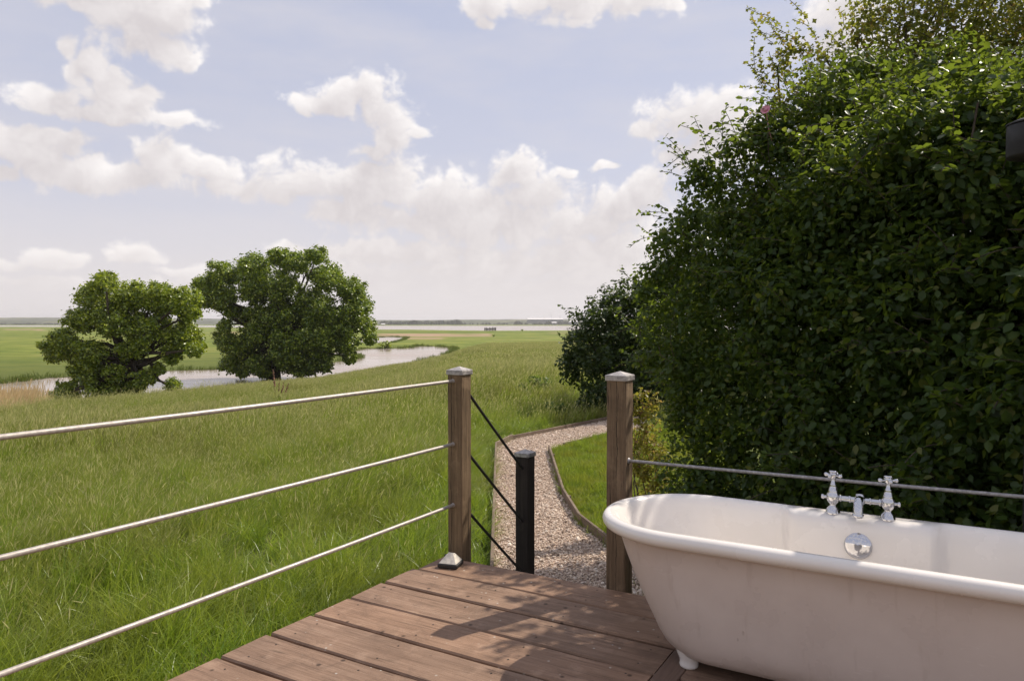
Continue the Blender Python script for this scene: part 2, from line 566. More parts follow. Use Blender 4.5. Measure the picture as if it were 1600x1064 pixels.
def ground_mat():
    m, N, b = new_mat('ground')
    pos = N.n('ShaderNodeNewGeometry').outputs['Position']
    flat = N.vec('MULTIPLY', pos, (1, 1, 0))
    n1 = N.noise(flat, 0.9, 6, 0.65)
    n2 = N.noise(flat, 0.05, 5, 0.6, 0.4)
    n3 = N.noise(N.vec('MULTIPLY', pos, (0.4, 1, 0)), 0.012, 5, 0.6, 0.5)
    c = N.ramp(n1, [(0.3, (0.062, 0.078, 0.020)), (0.55, (0.092, 0.112, 0.028)), (0.75, (0.125, 0.128, 0.042))])
    r = N.vec('LENGTH', flat, out=1)
    far = N.remap(r, 60, 200)
    mar = N.ramp(N.math('MULTIPLY_ADD', n2, 0.5, N.math('MULTIPLY', n3, 0.5)),
                 [(0.34, (0.075, 0.110, 0.022)), (0.44, (0.150, 0.185, 0.032)), (0.53, (0.205, 0.225, 0.046)), (0.64, (0.27, 0.235, 0.085))])
    mar = N.mix(N.remap(N.noise(N.vec('MULTIPLY', flat, (0.5, 1, 0)), 0.16, 7, 0.72), 0.44, 0.60, 0.0, 0.8), mar, (0.085, 0.125, 0.024))
    c = N.mix(far, c, mar)
    tan = N.n('ShaderNodeAttribute', attribute_name='tan').outputs['Fac']
    tn = N.math('MULTIPLY', tan, N.remap(N.noise(flat, 0.03, 4, 0.6), 0.3, 0.5))
    c = N.mix(tn, c, (0.33, 0.235, 0.15))
    mud = N.n('ShaderNodeAttribute', attribute_name='mud').outputs['Fac']
    c = N.mix(mud, c, (0.10, 0.092, 0.05))
    N.put(b.inputs['Base Color'], c)
    b.inputs['Roughness'].default_value = 0.95
    b.inputs['Specular IOR Level'].default_value = 0.1
    bump(N, b, n1, 0.6, 0.15)
    return m
def build_ground():
    rs = np.concatenate([np.geomspace(0.3, 40, 110, endpoint=False), np.geomspace(40, 700, 380, endpoint=False), np.geomspace(700, 9000, 90)])
    az = np.concatenate([np.arange(-180, -46, 4.0), np.arange(-46, 46, 0.125), np.arange(46, 180, 4.0)])
    A, RR = np.meshgrid(np.radians(az), rs)
    P = np.stack([np.sin(A) * RR, np.cos(A) * RR], -1).reshape(-1, 2)
    z = ground_z(P)
    V = np.column_stack([P, z])
    na, nr = len(az), len(rs)
    i = np.arange(nr - 1)[:, None] * na
    j = np.arange(na)[None, :]
    j2 = (j + 1) % na
    F = np.stack([i + j, i + j2, i + na + j2, i + na + j], -1).reshape(-1, 4)
    c = len(V)
    # tan reed and mud bands on the marsh
    tan = np.zeros(c)
    u = P[:, 0] / np.maximum(P[:, 1], 1)
    dist = np.maximum(P[:, 1], 1)
    px = 800 + u * FOC
    for (x0, x1, y0, y1, s) in ((585, 715, 521, 527, 1.0), (560, 700, 527.5, 531, .9), (690, 775, 521, 527, .9), (0, 75, 514, 516, .8), (48, 75, 515, 517, 1), (330, 380, 518, 524, .6), (705, 714, 541, 552, .9), (850, 1000, 518, 523, .2)):
        d0, d1 = (5.75 * FOC / (yy - 505) for yy in (y1, y0))
        k = smooth01((px - x0) / 14) * smooth01((x1 - px) / 14) * smooth01((dist - d0) / (d0 * .05)) * smooth01((d1 - dist) / (d1 * .05)) * s
        tan = np.maximum(tan, np.where(P[:, 1] > 20, k, 0))
    mud = np.where(np.hypot(P[:, 0], P[:, 1]) > 20, smooth01((ZW + 0.11 - z) / 0.1), 0)
    me = npmesh('ground', V, F, True, {'tan': tan, 'mud': mud})
    # middle fan under the deck
    o = obj('ground', me, ground_mat())
    tag(o, kind='structure')
build_ground()

def build_water():
    m, N, b = new_mat('water')
    pos = N.n('ShaderNodeNewGeometry').outputs['Position']
    n = N.noise(N.vec('MULTIPLY', pos, (0.7, 1.0, 0)), 1.4, 5, 0.6)
    n2 = N.noise(N.vec('MULTIPLY', pos, (0.3, 1.0, 0)), 0.05, 4, 0.6)
    b.inputs['Base Color'].default_value = (0.33, 0.265, 0.22, 1)
    N.put(b.inputs['Roughness'], N.remap(n2, 0.35, 0.65, 0.10, 0.24))
    b.inputs['IOR'].default_value = 1.333
    bump(N, b, n, 0.22, 0.05)
    me = bpy.data.meshes.new('water')
    k = 96
    me.from_pydata([(9000 * math.cos(2 * math.pi * i / k), 9000 * math.sin(2 * math.pi * i / k), ZW) for i in range(k)], [], [tuple(range(k))])
    tag(obj('water', me, m), kind='structure')
build_water()

def build_far_shore():
    """low wooded hills beyond the estuary"""
    m, N, b = new_mat('hill wood')
    pos = N.n('ShaderNodeNewGeometry').outputs['Position']
    n = N.noise(pos, 0.02, 6, 0.65)
    n2 = N.noise(N.vec('MULTIPLY', pos, (0.004, 0.004, 0.03)), 1.0, 4, 0.6)
    c = N.ramp(n, [(0.35, (0.030, 0.042, 0.016)), (0.52, (0.055, 0.066, 0.024)), (0.7, (0.10, 0.105, 0.04))])
    c = N.mix(N.remap(n2, 0.52, 0.62, 0.0, 0.7), c, (0.17, 0.165, 0.07))
    N.put(b.inputs['Base Color'], c)
    b.inputs['Roughness'].default_value = 1.0
    def ridge(name, dist, hfun, depth, seed):
        rr = np.random.default_rng(seed)
        xs = np.linspace(-dist * 1.1, dist * 1.1, 900)
        ph = rr.uniform(0, 6.28, 12)
        base = hfun(xs)
        rough = sum(np.sin(xs / dist * f + p) / f ** .75 for f, p in zip((9, 15, 27, 44, 71, 110, 160, 230, 340, 500, 700, 900), ph))
        h = np.maximum(0.5, base * (1 + 0.30 * rough))
        V = []
        prof = [(-.5, -6), (-.15, .55), (0, 1.0), (.25, .9), (1, -6)]
        for k, (dy, q) in enumerate(prof):
            zz = np.where(q < 0, q, -4.3 + h * q)
            V.append(np.column_stack([xs, np.full_like(xs, dist) + dy * depth + (xs / dist) ** 2 * -dist * .12, zz]))
        V = np.concatenate(V)
        n_ = len(xs)
        i = np.arange(len(prof) - 1)[:, None] * n_
        j = np.arange(n_ - 1)[None, :]
        F = np.stack([i + j, i + j + 1, i + n_ + j + 1, i + n_ + j], -1).reshape(-1, 4)
        tag(obj(name, npmesh(name, V, F, True), m), kind='structure')
    ridge('hills', 3900, lambda x: np.interp(x, [-4000, -2600, -1200, -500, 0, 600, 2000], [33, 33, 27, 22, 25, 24, 26]), 500, 3)
    ridge('hills', 2900, lambda x: np.interp(x, [-3000, -2000, -1100, -600, -450, 60, 700], [16, 16, 12, 7, 18, 17, 14]), 300, 5)
build_far_shore()

# ================================================================== gravel path
def poly_from(pts):
    return [survey(x, y, G0) for x, y in pts]
LEFT_EDGE = poly_from([(765, 1010), (775, 703), (800, 690), (862, 673), (950, 659), (1010, 652)])
RIGHT_EDGE = poly_from([(1080, 975), (1012, 910), (905, 822), (880, 780), (858, 708), (880, 700), (948, 683.5), (1010, 676)])
PATH = np.array(LEFT_EDGE + RIGHT_EDGE[::-1])
DECK_O = survey(686, 869, 0.0)
ANG = R(-30.5)
bx = np.array([math.cos(ANG), math.sin(ANG)])         # along the boards
ax_ = np.array([-math.sin(ANG), math.cos(ANG)])       # across the boards, away from the camera
def dk(lx, ly, z=0.0):
    """deck coordinates -> world"""
    return (DECK_O[0] + lx * bx[0] + ly * ax_[0], DECK_O[1] + lx * bx[1] + ly * ax_[1], z)
def build_path():
    m, N, b = new_mat('gravel bed')
    co = N.n('ShaderNodeNewGeometry').outputs['Position']
    vo = N.n('ShaderNodeTexVoronoi')
    N.put(vo.inputs['Vector'], co)
    vo.inputs['Scale'].default_value = 60
    c = N.ramp(vo.outputs['Color'], [(0.2, (0.24, 0.17, 0.13)), (0.6, (0.46, 0.34, 0.265)), (0.9, (0.6, 0.48, 0.4))])
    N.put(b.inputs['Base Color'], c)
    b.inputs['Roughness'].default_value = 0.9
    bump(N, b, vo.outputs['Distance'], 0.8, 0.01)
    me = bpy.data.meshes.new('path')
    pts = [(p[0], p[1], G0 + 0.03) for p in PATH]
    s = dk(0.2, 0.35); e = dk(1.5, 0.1)
    me.from_pydata(pts, [], [tuple(range(len(pts) - 1, -1, -1))])
    tag(obj('path', me, m), kind='structure')
    edge = wood_mat('edging timber', (0.10, 0.072, 0.052), (0.19, 0.14, 0.10), (0.31, 0.24, 0.18), (3, 3, 40), rough=0.85)
    labels = [(LEFT_EDGE[0], LEFT_EDGE[1], 'long straight timber edging board on the left side of the gravel path'),
              (LEFT_EDGE[1], LEFT_EDGE[2], 'short timber edging board at the outer corner where the gravel path turns'),
              (LEFT_EDGE[2], LEFT_EDGE[4], 'weathered timber edging board along the far side of the path under the bush shadow'),
              (RIGHT_EDGE[1], RIGHT_EDGE[2], 'timber edging board by the lawn corner next to the taller post beside the bath'),
              (RIGHT_EDGE[2], RIGHT_EDGE[3], 'short timber edging board at the kink in the lawn edge'),
              (RIGHT_EDGE[3], RIGHT_EDGE[4], 'long timber edging board between the gravel and the left side of the lawn patch'),
              (RIGHT_EDGE[5], RIGHT_EDGE[6], 'pale low timber edging board along the top of the lawn patch')]
    for i, (a, c_, lab) in enumerate(labels):
        a = Vector((*a, 0)); c_ = Vector((*c_, 0))
        d = c_ - a
        L = d.length
        w = MB()
        h = 0.10 if i != 6 else 0.06
        if i == 2: h = 0.08
        w.box((0, 0, 0), (L - 0.006, 0.027, h), ch=0.004)
        # stake behind the board
        w.box((L * 0.3, 0.036 if i < 3 else -0.036, -0.03), (0.04, 0.033, h), ch=0.003)
        mid = (a + c_) / 2
        o = w.build('edging_board', edge, loc=(mid.x, mid.y, G0 + 0.02 + h / 2), rotz=math.atan2(d.y, d.x))
        tag(o, lab, 'edging board', 'timber boards edging the gravel path')
build_path()

# ================================================================== deck
M_DECK = wood_mat('deck timber', (0.135, 0.080, 0.050), (0.285, 0.178, 0.118), (0.42, 0.285, 0.20), (1.6, 30, 30), spots=0.8, rough=0.7, cracks=0.55, bl=0.55, board=True)
M_POST = wood_mat('post timber', (0.07, 0.046, 0.026), (0.195, 0.13, 0.074), (0.39, 0.27, 0.16), (46, 46, 1.6), rough=0.8, cracks=0.85, bl=0.9, split=-0.022)
M_POST_SPLIT = wood_mat('split post timber', (0.07, 0.046, 0.028), (0.185, 0.125, 0.075), (0.36, 0.255, 0.155), (46, 46, 1.6), rough=0.8, cracks=0.9, bl=0.9, split=0.004)
M_POST_SHADED = wood_mat('shade darkened post timber', (0.022, 0.016, 0.013), (0.048, 0.036, 0.028), (0.09, 0.068, 0.052), (38, 38, 1.5), rough=0.8, cracks=0.55, bl=0.55, board=True)  # hedge shade on the short post put into a darker timber colour
M_CAP = plain_mat('dull zinc cap', (0.36, 0.335, 0.32), 0.5, 0.3, 0.35, 45)
M_ROD = plain_mat('galvanised rod', (0.40, 0.36, 0.32), 0.45, 0.25, 0.16, 60)
M_ROD_DARK = plain_mat('dark step cable', (0.045, 0.042, 0.040), 0.5, 0.3, 0.25, 60)
def build_deck():
    t = thing('timber_deck', 'brown weathered timber deck of wide boards with bird droppings, under the bath', 'deck', dk(0, 0), ANG)
    rr = random.Random(5)
    mb = MB(); tone = []
    rows = [(0.012, -0.222), (-0.228, -0.462)]
    y = -0.480
    while y > -5.2:
        rows.append((y, y - 0.226))
        y -= 0.2435
    def plank(x0, x1, y0, y1):
        # a board with slightly worn, uneven edges
        n = 24
        vs = []; fs = []
        dz = rr.uniform(-.0025, .0025); tilt = rr.uniform(-.003, .003)
        ph = rr.uniform(0, 6)
        for i in range(n + 1):
            x = x0 + (x1 - x0) * i / n
            wv = .0022 * math.sin(x * 5.1 + ph) + .0012 * math.sin(x * 17 + ph * 2)
            ww = .0022 * math.sin(x * 4.3 + ph * 3) + .0012 * math.sin(x * 21 + ph)
            q = [(y0 + wv, -.05), (y0 + wv, -.007), (y0 + wv - .006, 0), (y1 + ww + .006, 0), (y1 + ww, -.007), (y1 + ww, -.05)]
            for k, (yy, zz) in enumerate(q):
                vs.append((x, yy, zz + dz + tilt * (yy - y0) / .24))
        for i in range(n):
            for k in range(6):
                fs.append((i * 6 + k, i * 6 + (k + 1) % 6, (i + 1) * 6 + (k + 1) % 6, (i + 1) * 6 + k))
        fs.append(tuple(range(6))); fs.append(tuple(n * 6 + k for k in range(5, -1, -1)))
        mb.add(vs, fs)
        tone.extend([rr.random()] * len(vs))
        for k in range(11):                                    # screw heads over the joists
            xs = 0.10 + k * 0.44
            if x0 + .03 < xs < x1 - .03:
                for yy in (y0 - .05, y1 + .05):
                    xj, yj = xs + rr.uniform(-.008, .008), yy + rr.uniform(-.008, .008)
                    zz = dz + tilt * (yj - y0) / .24 + .0012
                    q0 = [(xj + .0042 * math.cos(w * math.pi / 4), yj + .0042 * math.sin(w * math.pi / 4), zz) for w in range(8)]
                    mb.add(q0, [tuple(range(8))])
                    tone.extend([-1.0] * 8)
    for i, (y0, y1) in enumerate(rows):
        jut = rr.uniform(-.006, .006)
        if i < 2:
            plank(0.0 + (0.0 if i else .028) + jut, 4.6, y0, y1)
        else:
            plank(0.0 + jut, 1.505, y0, y1)
            plank(1.605, 4.6, y0, y1)
    pk = mb.build('planks', M_DECK, t)
    at_ = pk.data.attributes.new('rnd', 'FLOAT', 'POINT')
    at_.data.foreach_set('value', np.array(tone, np.float32))
    tr = MB()
    vsb = MB()
    vsb.box((1.555, -2.85, -0.026), (0.094, 4.74, 0.05), ch=0.005)
    o = vsb.build('seam_board', wood_mat('seam timber', (0.095, 0.06, 0.043), (0.17, 0.108, 0.078), (0.26, 0.175, 0.13), (26, 1.6, 26), rough=0.65, cracks=0.3, bl=0.3), t)
    j = MB()
    j.box((2.3, -0.04, -0.165), (4.5, 0.045, 0.20), ch=0.004)
    for k in range(11):
        j.box((0.10 + k * 0.44, -2.66, -0.165), (0.045, 5.15, 0.20))
    for k in range(4):
        for q in range(3):
            j.box((0.1 + k * 1.4, -0.35 - q * 2.2, -0.43), (0.1, 0.1, 0.33))
    j.build('joist_frame', M_POST_SHADED, t)
build_deck()

def post(parent, x, y, z0, z1, w, mat, seed, label=None):
    """square timber post with worn arrises and a pyramid cap; coordinates in the parent's frame"""
    rr = random.Random(seed)
    mb = MB()
    n = 14
    h = w / 2; c = 0.006
    sec = [(-h + c, -h), (h - c, -h), (h, -h + c), (h, h - c), (h - c, h), (-h + c, h), (-h, h - c), (-h, -h + c)]
    vs = []; fs = []
    for i in range(n + 1):
        z = z0 + (z1 - z0) * i / n
        ox, oy = rr.uniform(-.0008, .0008), rr.uniform(-.0008, .0008)
        vs += [(a + ox, b + oy, z) for a, b in sec]
    for i in range(n):
        for k in range(8):
            fs.append((i * 8 + k, i * 8 + (k + 1) % 8, (i + 1) * 8 + (k + 1) % 8, (i + 1) * 8 + k))
    fs.append(tuple(range(7, -1, -1))); fs.append(tuple(n * 8 + k for k in range(8)))
    mb.add(vs, fs)
    o = mb.build('post', mat, parent, loc=(x, y, 0))
    cb = MB()
    k = w / 2 + 0.006
    cb.box((0, 0, z1 - 0.004), (2 * k, 2 * k, 0.026), ch=0.003)
    b0 = z1 + 0.0092
    cb.add([(-k, -k, b0), (k, -k, b0), (k, k, b0), (-k, k, b0), (0, 0, b0 + 0.020)], [(0, 1, 4), (1, 2, 4), (2, 3, 4), (3, 0, 4)])
    cb.lathe((k * 0.2, -k - 0.0005, z1 - 0.002), [(0.0035, 0), (0.0025, 0.003), (0.0, 0.0035)], 8, Vector((0, -1, 0)))
    cb.build('post_cap', M_CAP, o)
    return o
def sag(a, b, s, n=24):
    a = Vector(a); b = Vector(b)
    return [a.lerp(b, i / n) + Vector((0, 0, -s * 4 * (i / n) * (1 - i / n))) for i in range(n + 1)]
def build_railings():
    W = 0.096
    lx, ly = 0.100, 0.058
    t = thing('deck_railing', 'timber post and three pale metal rods guarding the grass side of the deck', 'railing', dk(0, 0), ANG)
    ZB = G0 - 0.05
    post(t, lx, ly, ZB, 1.032, W, M_POST, 1)
    post(t, lx - 0.03, -4.4, ZB, 1.032, W, M_POST, 2)
    nx, ny = 0.085, 0.825
    post(t, nx, ny, ZB, 0.458, 0.094, M_POST_SHADED, 3)['label'] = 'shorter post beside the gravel path, coloured dark for the hedge shade'
    for k, z in enumerate((0.985 - .003, 0.634, 0.297)):
        mb = MB()
        mb.tube(sag((lx - 0.01, ly - 0.052 + .01, z), (lx - 0.01, -4.4 + 0.04, z + 0.004), 0.012), 0.0092, 10)
        mb.lathe((lx - 0.01, ly - 0.048, z), [(0.012, 0), (0.012, 0.003), (0.010, 0.006), (0.0, 0.007)], 12, Vector((0, -1, 0)))
        mb.build('rail', M_ROD, t)
    for k, z in enumerate((0.905, 0.565, 0.235)):
        mb = MB()
        mb.tube(sag((lx + 0.02, ly + 0.04, z + .02), (nx + .005, ny - 0.04, z - 0.54), 0.003, 8), 0.0085, 8)
        mb.build('step_cable', M_ROD_DARK, t)
    t2 = thing('deck_railing', 'tall split timber post with one grey cable running behind the bath', 'railing', dk(0, 0), ANG)
    post(t2, 1.052, ly, ZB, 1.037, 0.100, M_POST_SPLIT, 4)
    post(t2, 3.45, ly, ZB, 1.037, 0.100, M_POST, 6)
    mb = MB()
    mb.tube(sag((1.052 + .04, ly - .01, 0.632), (3.45 - .04, ly - .01, 0.655), 0.004), 0.0078, 8)
    for q in (0,):
        mb.lathe((1.052 + .0505, ly - .01, 0.632), [(0.015, 0), (0.013, 0.006), (0.0, 0.008)], 12, Vector((1, 0, 0)))
    mb.build('cable', plain_mat('grey cable', (0.30, 0.285, 0.28), 0.5, 0.4, 0.3, 80), t2)
build_railings()

def build_loose_cap():
    """little pyramid light lying at the corner of the deck"""
    x, y = survey(704, 884, 0.0)
    t = thing('deck_light', 'small pale pyramid shaped deck light with dark base at the post foot', 'deck light', (x, y, 0.0), ANG + R(14))
    t.scale = (0.86, 0.86, 0.86)
    a = MB()
    a.box((0, 0, 0.016), (0.128, 0.128, 0.028), ch=0.006)
    a.box((-0.045, 0.05, 0.04), (0.03, 0.02, 0.03), ch=0.004)
    a.build('base', plain_mat('black light base', (0.02, 0.018, 0.017), 0.5), t)
    b = MB()
    k, u, z0, z1 = 0.056, 0.020, 0.0305, 0.078
    b.add([(-k, -k, z0), (k, -k, z0), (k, k, z0), (-k, k, z0), (-u, -u * .3, z1), (u, -u * .3, z1), (u, u, z1), (-u, u, z1)],
          [(0, 1, 5, 4), (1, 2, 6, 5), (2, 3, 7, 6), (3, 0, 4, 7), (4, 5, 6, 7)])
    b.build('cover', plain_mat('pale scuffed plastic', (0.60, 0.55, 0.47), 0.4, 0.0, 0.18, 40), t)
build_loose_cap()

# ================================================================== bath
def build_bath():
    m, N, b = new_mat('old enamel')
    co = coords(N)
    n = N.noise(co, 5.0, 4, 0.6)
    st = N.noise(N.vec('MULTIPLY', co, (6, 6, 1.2)), 3.0, 5, 0.65)
    c = N.mix(N.remap(n, 0.3, 0.7), (0.76, 0.715, 0.665), (0.80, 0.755, 0.71))
    c = N.mix(N.remap(st, 0.60, 0.80, 0.0, 0.14), c, (0.52, 0.45, 0.38))
    vo = N.n('ShaderNodeTexVoronoi')
    N.put(vo.inputs['Vector'], N.vec('MULTIPLY', co, (1.0, 1.0, 0.6)))
    vo.inputs['Scale'].default_value = 16
    sp = N.math('MULTIPLY', N.remap(vo.outputs['Distance'], 0.035, 0.07, 1, 0), N.remap(N.noise(co, 3.0), 0.52, 0.6, 0.0, 0.55))
    c = N.mix(sp, c, (0.42, 0.35, 0.28))
    N.put(b.inputs['Base Color'], c)
    N.put(b.inputs['Roughness'], N.remap(n, 0.3, 0.7, 0.20, 0.34))
    b.inputs['Coat Weight'].default_value = 0.2
    b.inputs['Coat Roughness'].default_value = 0.15
    bump(N, b, N.noise(co, 14, 3), 0.03, 0.003)
    paint, N3, b3 = new_mat('old outside paint')
    co3 = coords(N3)
    n3 = N3.noise(co3, 4.0, 4, 0.6)
    c3 = N3.mix(N3.remap(n3, 0.3, 0.7), (0.58, 0.50, 0.452), (0.63, 0.55, 0.50))
    v3 = N3.n('ShaderNodeTexVoronoi')
    N3.put(v3.inputs['Vector'], N3.vec('MULTIPLY', co3, (1.0, 1.0, 0.5)))
    v3.inputs['Scale'].default_value = 15
    s3 = N3.math('MULTIPLY', N3.remap(v3.outputs['Distance'], 0.05, 0.09, 1, 0), N3.remap(N3.noise(co3, 4.0), 0.48, 0.58, 0.0, 0.75))
    c3 = N3.mix(s3, c3, (0.30, 0.23, 0.19))
    c3 = N3.mix(N3.remap(N3.noise(N3.vec('MULTIPLY', co3, (9, 9, 1.0)), 2.0, 5, 0.65), 0.6, 0.8, 0.0, 0.15), c3, (0.42, 0.34, 0.30))
    sc3 = N3.noise(N3.vec('MULTIPLY', co3, (5, 5, 40)), 2.0, 3, 0.5, 2.5)
    c3 = N3.mix(N3.math('MULTIPLY', N3.remap(sc3, 0.66, 0.70, 0.0, 0.5), N3.remap(N3.noise(co3, 2.5), 0.48, 0.6)), c3, (0.72, 0.65, 0.60))
    dr3 = N3.noise(N3.vec('MULTIPLY', co3, (22, 22, 0.8)), 1.6, 3, 0.5)
    c3 = N3.mix(N3.remap(dr3, 0.58, 0.72, 0.0, 0.22), c3, (0.38, 0.30, 0.25))
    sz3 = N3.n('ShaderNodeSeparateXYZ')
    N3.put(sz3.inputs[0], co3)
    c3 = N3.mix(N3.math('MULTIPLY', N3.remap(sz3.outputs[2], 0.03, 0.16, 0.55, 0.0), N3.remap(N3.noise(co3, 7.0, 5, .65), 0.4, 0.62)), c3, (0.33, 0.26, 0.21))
    N3.put(b3.inputs['Base Color'], c3)
    N3.put(b3.inputs['Roughness'], N3.remap(n3, 0.3, 0.7, 0.24, 0.38))
    bump(N3, b3, N3.noise(co3, 60, 3), 0.04, 0.002)
    chrome, N2, b2 = new_mat('chrome')
    b2.inputs['Base Color'].default_value = (0.58, 0.58, 0.60, 1)
    b2.inputs['Metallic'].default_value = 1.0
    N2.put(b2.inputs['Roughness'], N2.remap(N2.noise(coords(N2), 40, 3), 0.4, 0.7, 0.03, 0.09))
    t = thing('clawfoot_bathtub', 'white freestanding roll top bathtub standing on the deck', 'bathtub', dk(2.149, -0.471), ANG)
    NS = 200
    def outline(a, r, flare=0.0):
        """rounded-end outline: half length a, half width r, NS points starting at +x, going round"""
        pts = []
        L = a - r * 1.0
        per = 4 * L + 2 * math.pi * r
        for i in range(NS):
            s = per * i / NS
            q = math.pi * r / 2
            if s < q:
                w = s / r; p = (L + r * math.cos(w), r * math.sin(w))
            elif s < q + 2 * L:
                p = (L - (s - q), r)
            elif s < 3 * q + 2 * L:
                w = math.pi / 2 + (s - q - 2 * L) / r; p = (-L + r * math.cos(w), r * math.sin(w))
            elif s < 3 * q + 4 * L:
                p = (-L + (s - 3 * q - 2 * L), -r)
            else:
                w = 1.5 * math.pi + (s - 3 * q - 4 * L) / r; p = (L + r * math.cos(w), r * math.sin(w))
            pts.append(p)
        return pts
    # fixed parameterisation so that every ring lines up
    def ring(a, r, z, ledge=0.0):
        base = outline(a, r)
        out = []
        for (x, y) in base:
            if ledge and y > 0:
                k = 1 - min(1, max(0, (abs(x) - 0.250) / 0.035))
                k = k * k * (3 - 2 * k)
                y = y - ledge * k
            out.append((x, y, z))
        return out
    A0, R0 = 0.892, 0.322                # centre line of the rim roll
    prof = []
    # inside, from the floor up to the rim
    for (a, r, z, l) in [(0.05, 0.02, 0.100, 0), (0.40, 0.10, 0.101, 0), (0.56, 0.15, 0.108, 0), (0.635, 0.195, 0.125, .0), (0.675, 0.222, 0.155, .004), (0.715, 0.240, 0.22, .016), (0.765, 0.258, 0.32, .034),
                       (0.815, 0.272, 0.42, .048), (0.842, 0.281, 0.48, .054), (0.853, 0.287, 0.515, .056), (0.861, 0.294, 0.535, .056), (0.872, 0.304, 0.548, .052), (0.884, 0.316, 0.5545, .040)]:
        prof.append((a, r, z, l))
    # the roll
    for w in (80, 60, 40, 20, 0, -22, -45, -68, -90):
        w = R(w)
        prof.append((A0 + 0.033 * math.cos(w), R0 + 0.031 * math.cos(w), 0.527 + 0.028 * math.sin(w), 0.02 if w > 1.3 else 0))
    # under the roll and down the outside
    for (a, r, z) in [(0.878, 0.312, 0.4985), (0.866, 0.302, 0.494), (0.856, 0.2945, 0.478), (0.836, 0.287, 0.42), (0.800, 0.275, 0.33), (0.760, 0.262, 0.245), (0.724, 0.248, 0.175),
                      (0.700, 0.235, 0.125), (0.674, 0.219, 0.085), (0.640, 0.196, 0.056), (0.59, 0.16, 0.039), (0.45, 0.09, 0.033), (0.06, 0.02, 0.031)]:
        prof.append((a, r, z, 0))
    vs = []; fs = []
    for (a, r, z, l) in prof:
        vs += ring(a, r, z, l)
    for i in range(len(prof) - 1):
        for k in range(NS):
            fs.append((i * NS + k, i * NS + (k + 1) % NS, (i + 1) * NS + (k + 1) % NS, (i + 1) * NS + k))
    mb = MB()
    mb.add(vs, fs, True)
    mb.add(vs[:NS], [tuple(range(NS))], True)
    mb.add(vs[-NS:], [tuple(range(NS - 1, -1, -1))], True)
    tub = mb.build('tub', [m, paint], t)
    mi = np.zeros(len(tub.data.polygons), np.int32)
    mi[23 * NS:(len(prof) - 1) * NS] = 1
    mi[-1] = 1
    tub.data.polygons.foreach_set('material_index', mi)
    for sx in (-1, 1):
        for sy in (-1, 1):
            f = MB()
            cx, cy_ = sx * 0.545, sy * 0.128
            f.lathe((cx, cy_, 0.0), [(0.0, 0.0), (0.027, 0.0), (0.034, 0.005), (0.036, 0.013), (0.034, 0.022), (0.036, 0.036), (0.046, 0.058), (0.05, 0.075)], 20)
            f.build('foot', m, t)
    # overflow cover on the far wall
    oy = 0.276 - 0.051
    wall_n = Vector((0, -0.985, -0.02)).normalized()
    ov = MB()
    ov.lathe((0, oy + 0.004, 0.452), [(0.049, 0), (0.050, 0.004), (0.048, 0.008), (0.041, 0.0125), (0.028, 0.0165), (0.012, 0.0185), (0.0, 0.019)], 40, Vector((0, -0.985, 0.17)))
    ov.build('overflow_cover', chrome, t)
    # plughole
    pl = MB()
    pl.lathe((0.0, 0.0, 0.1005), [(0.036, 0), (0.036, 0.003), (0.028, 0.004), (0.024, 0.001), (0.0, 0.001)], 28)
    pl.build('plughole', chrome, t)
    # mixer tap
    ty, tz = 0.284, 0.5545
    tap = MB()
    for s in (-1, 1):
        x = s * 0.097
        tap.lathe((x, ty, tz - 0.004), [(0.027, 0), (0.028, 0.004), (0.026, 0.010), (0.022, 0.022), (0.014, 0.030), (0.0125, 0.036), (0.0135, 0.040), (0.020, 0.046), (0.0245, 0.056), (0.0255, 0.066), (0.0235, 0.078),
                                            (0.018, 0.086), (0.019, 0.089), (0.016, 0.094), (0.0145, 0.104), (0.011, 0.112), (0.012, 0.115), (0.0085, 0.119), (0.0075, 0.138)], 28)
        tap.lathe((x + s * 0.022, ty, tz + 0.060), [(0.006, 0), (0.006, 0.010), (0.010, 0.013), (0.009, 0.020), (0.0, 0.022)], 14, Vector((s, 0, 0)))
    tap.tube([(-0.078, ty, tz + 0.060), (0.078, ty, tz + 0.060)], 0.0105, 18)
    for s in (-1, 1):
        for q in (0.036, 0.070):
            tap.lathe((s * q, ty, tz + 0.060), [(0.0105, -0.004), (0.0138, -0.003), (0.0138, 0.003), (0.0105, 0.004)], 18, Vector((1, 0, 0)))
    tap.lathe((0, ty, tz + 0.044), [(0.0, -0.002), (0.015, 0.0), (0.020, 0.008), (0.021, 0.018), (0.019, 0.028), (0.016, 0.031), (0.017, 0.034), (0.014, 0.040), (0.0, 0.042)], 24)
    tp = tap.build('mixer_tap', chrome, t)
    sp_ = MB()
    path = [(0, ty, tz + 0.062), (0, ty - 0.024, tz + 0.066), (0, ty - 0.046, tz + 0.064), (0, ty - 0.062, tz + 0.054), (0, ty - 0.070, tz + 0.038), (0, ty - 0.072, tz + 0.020)]
    sp_.tube(path, [0.017, 0.0165, 0.017, 0.0175, 0.0175, 0.018], 20)
    sp_.lathe((0, ty - 0.072, tz + 0.010), [(0.0185, 0), (0.0205, 0.003), (0.0205, 0.010), (0.0175, 0.013)], 22)
    sp_.build('spout', chrome, tp)
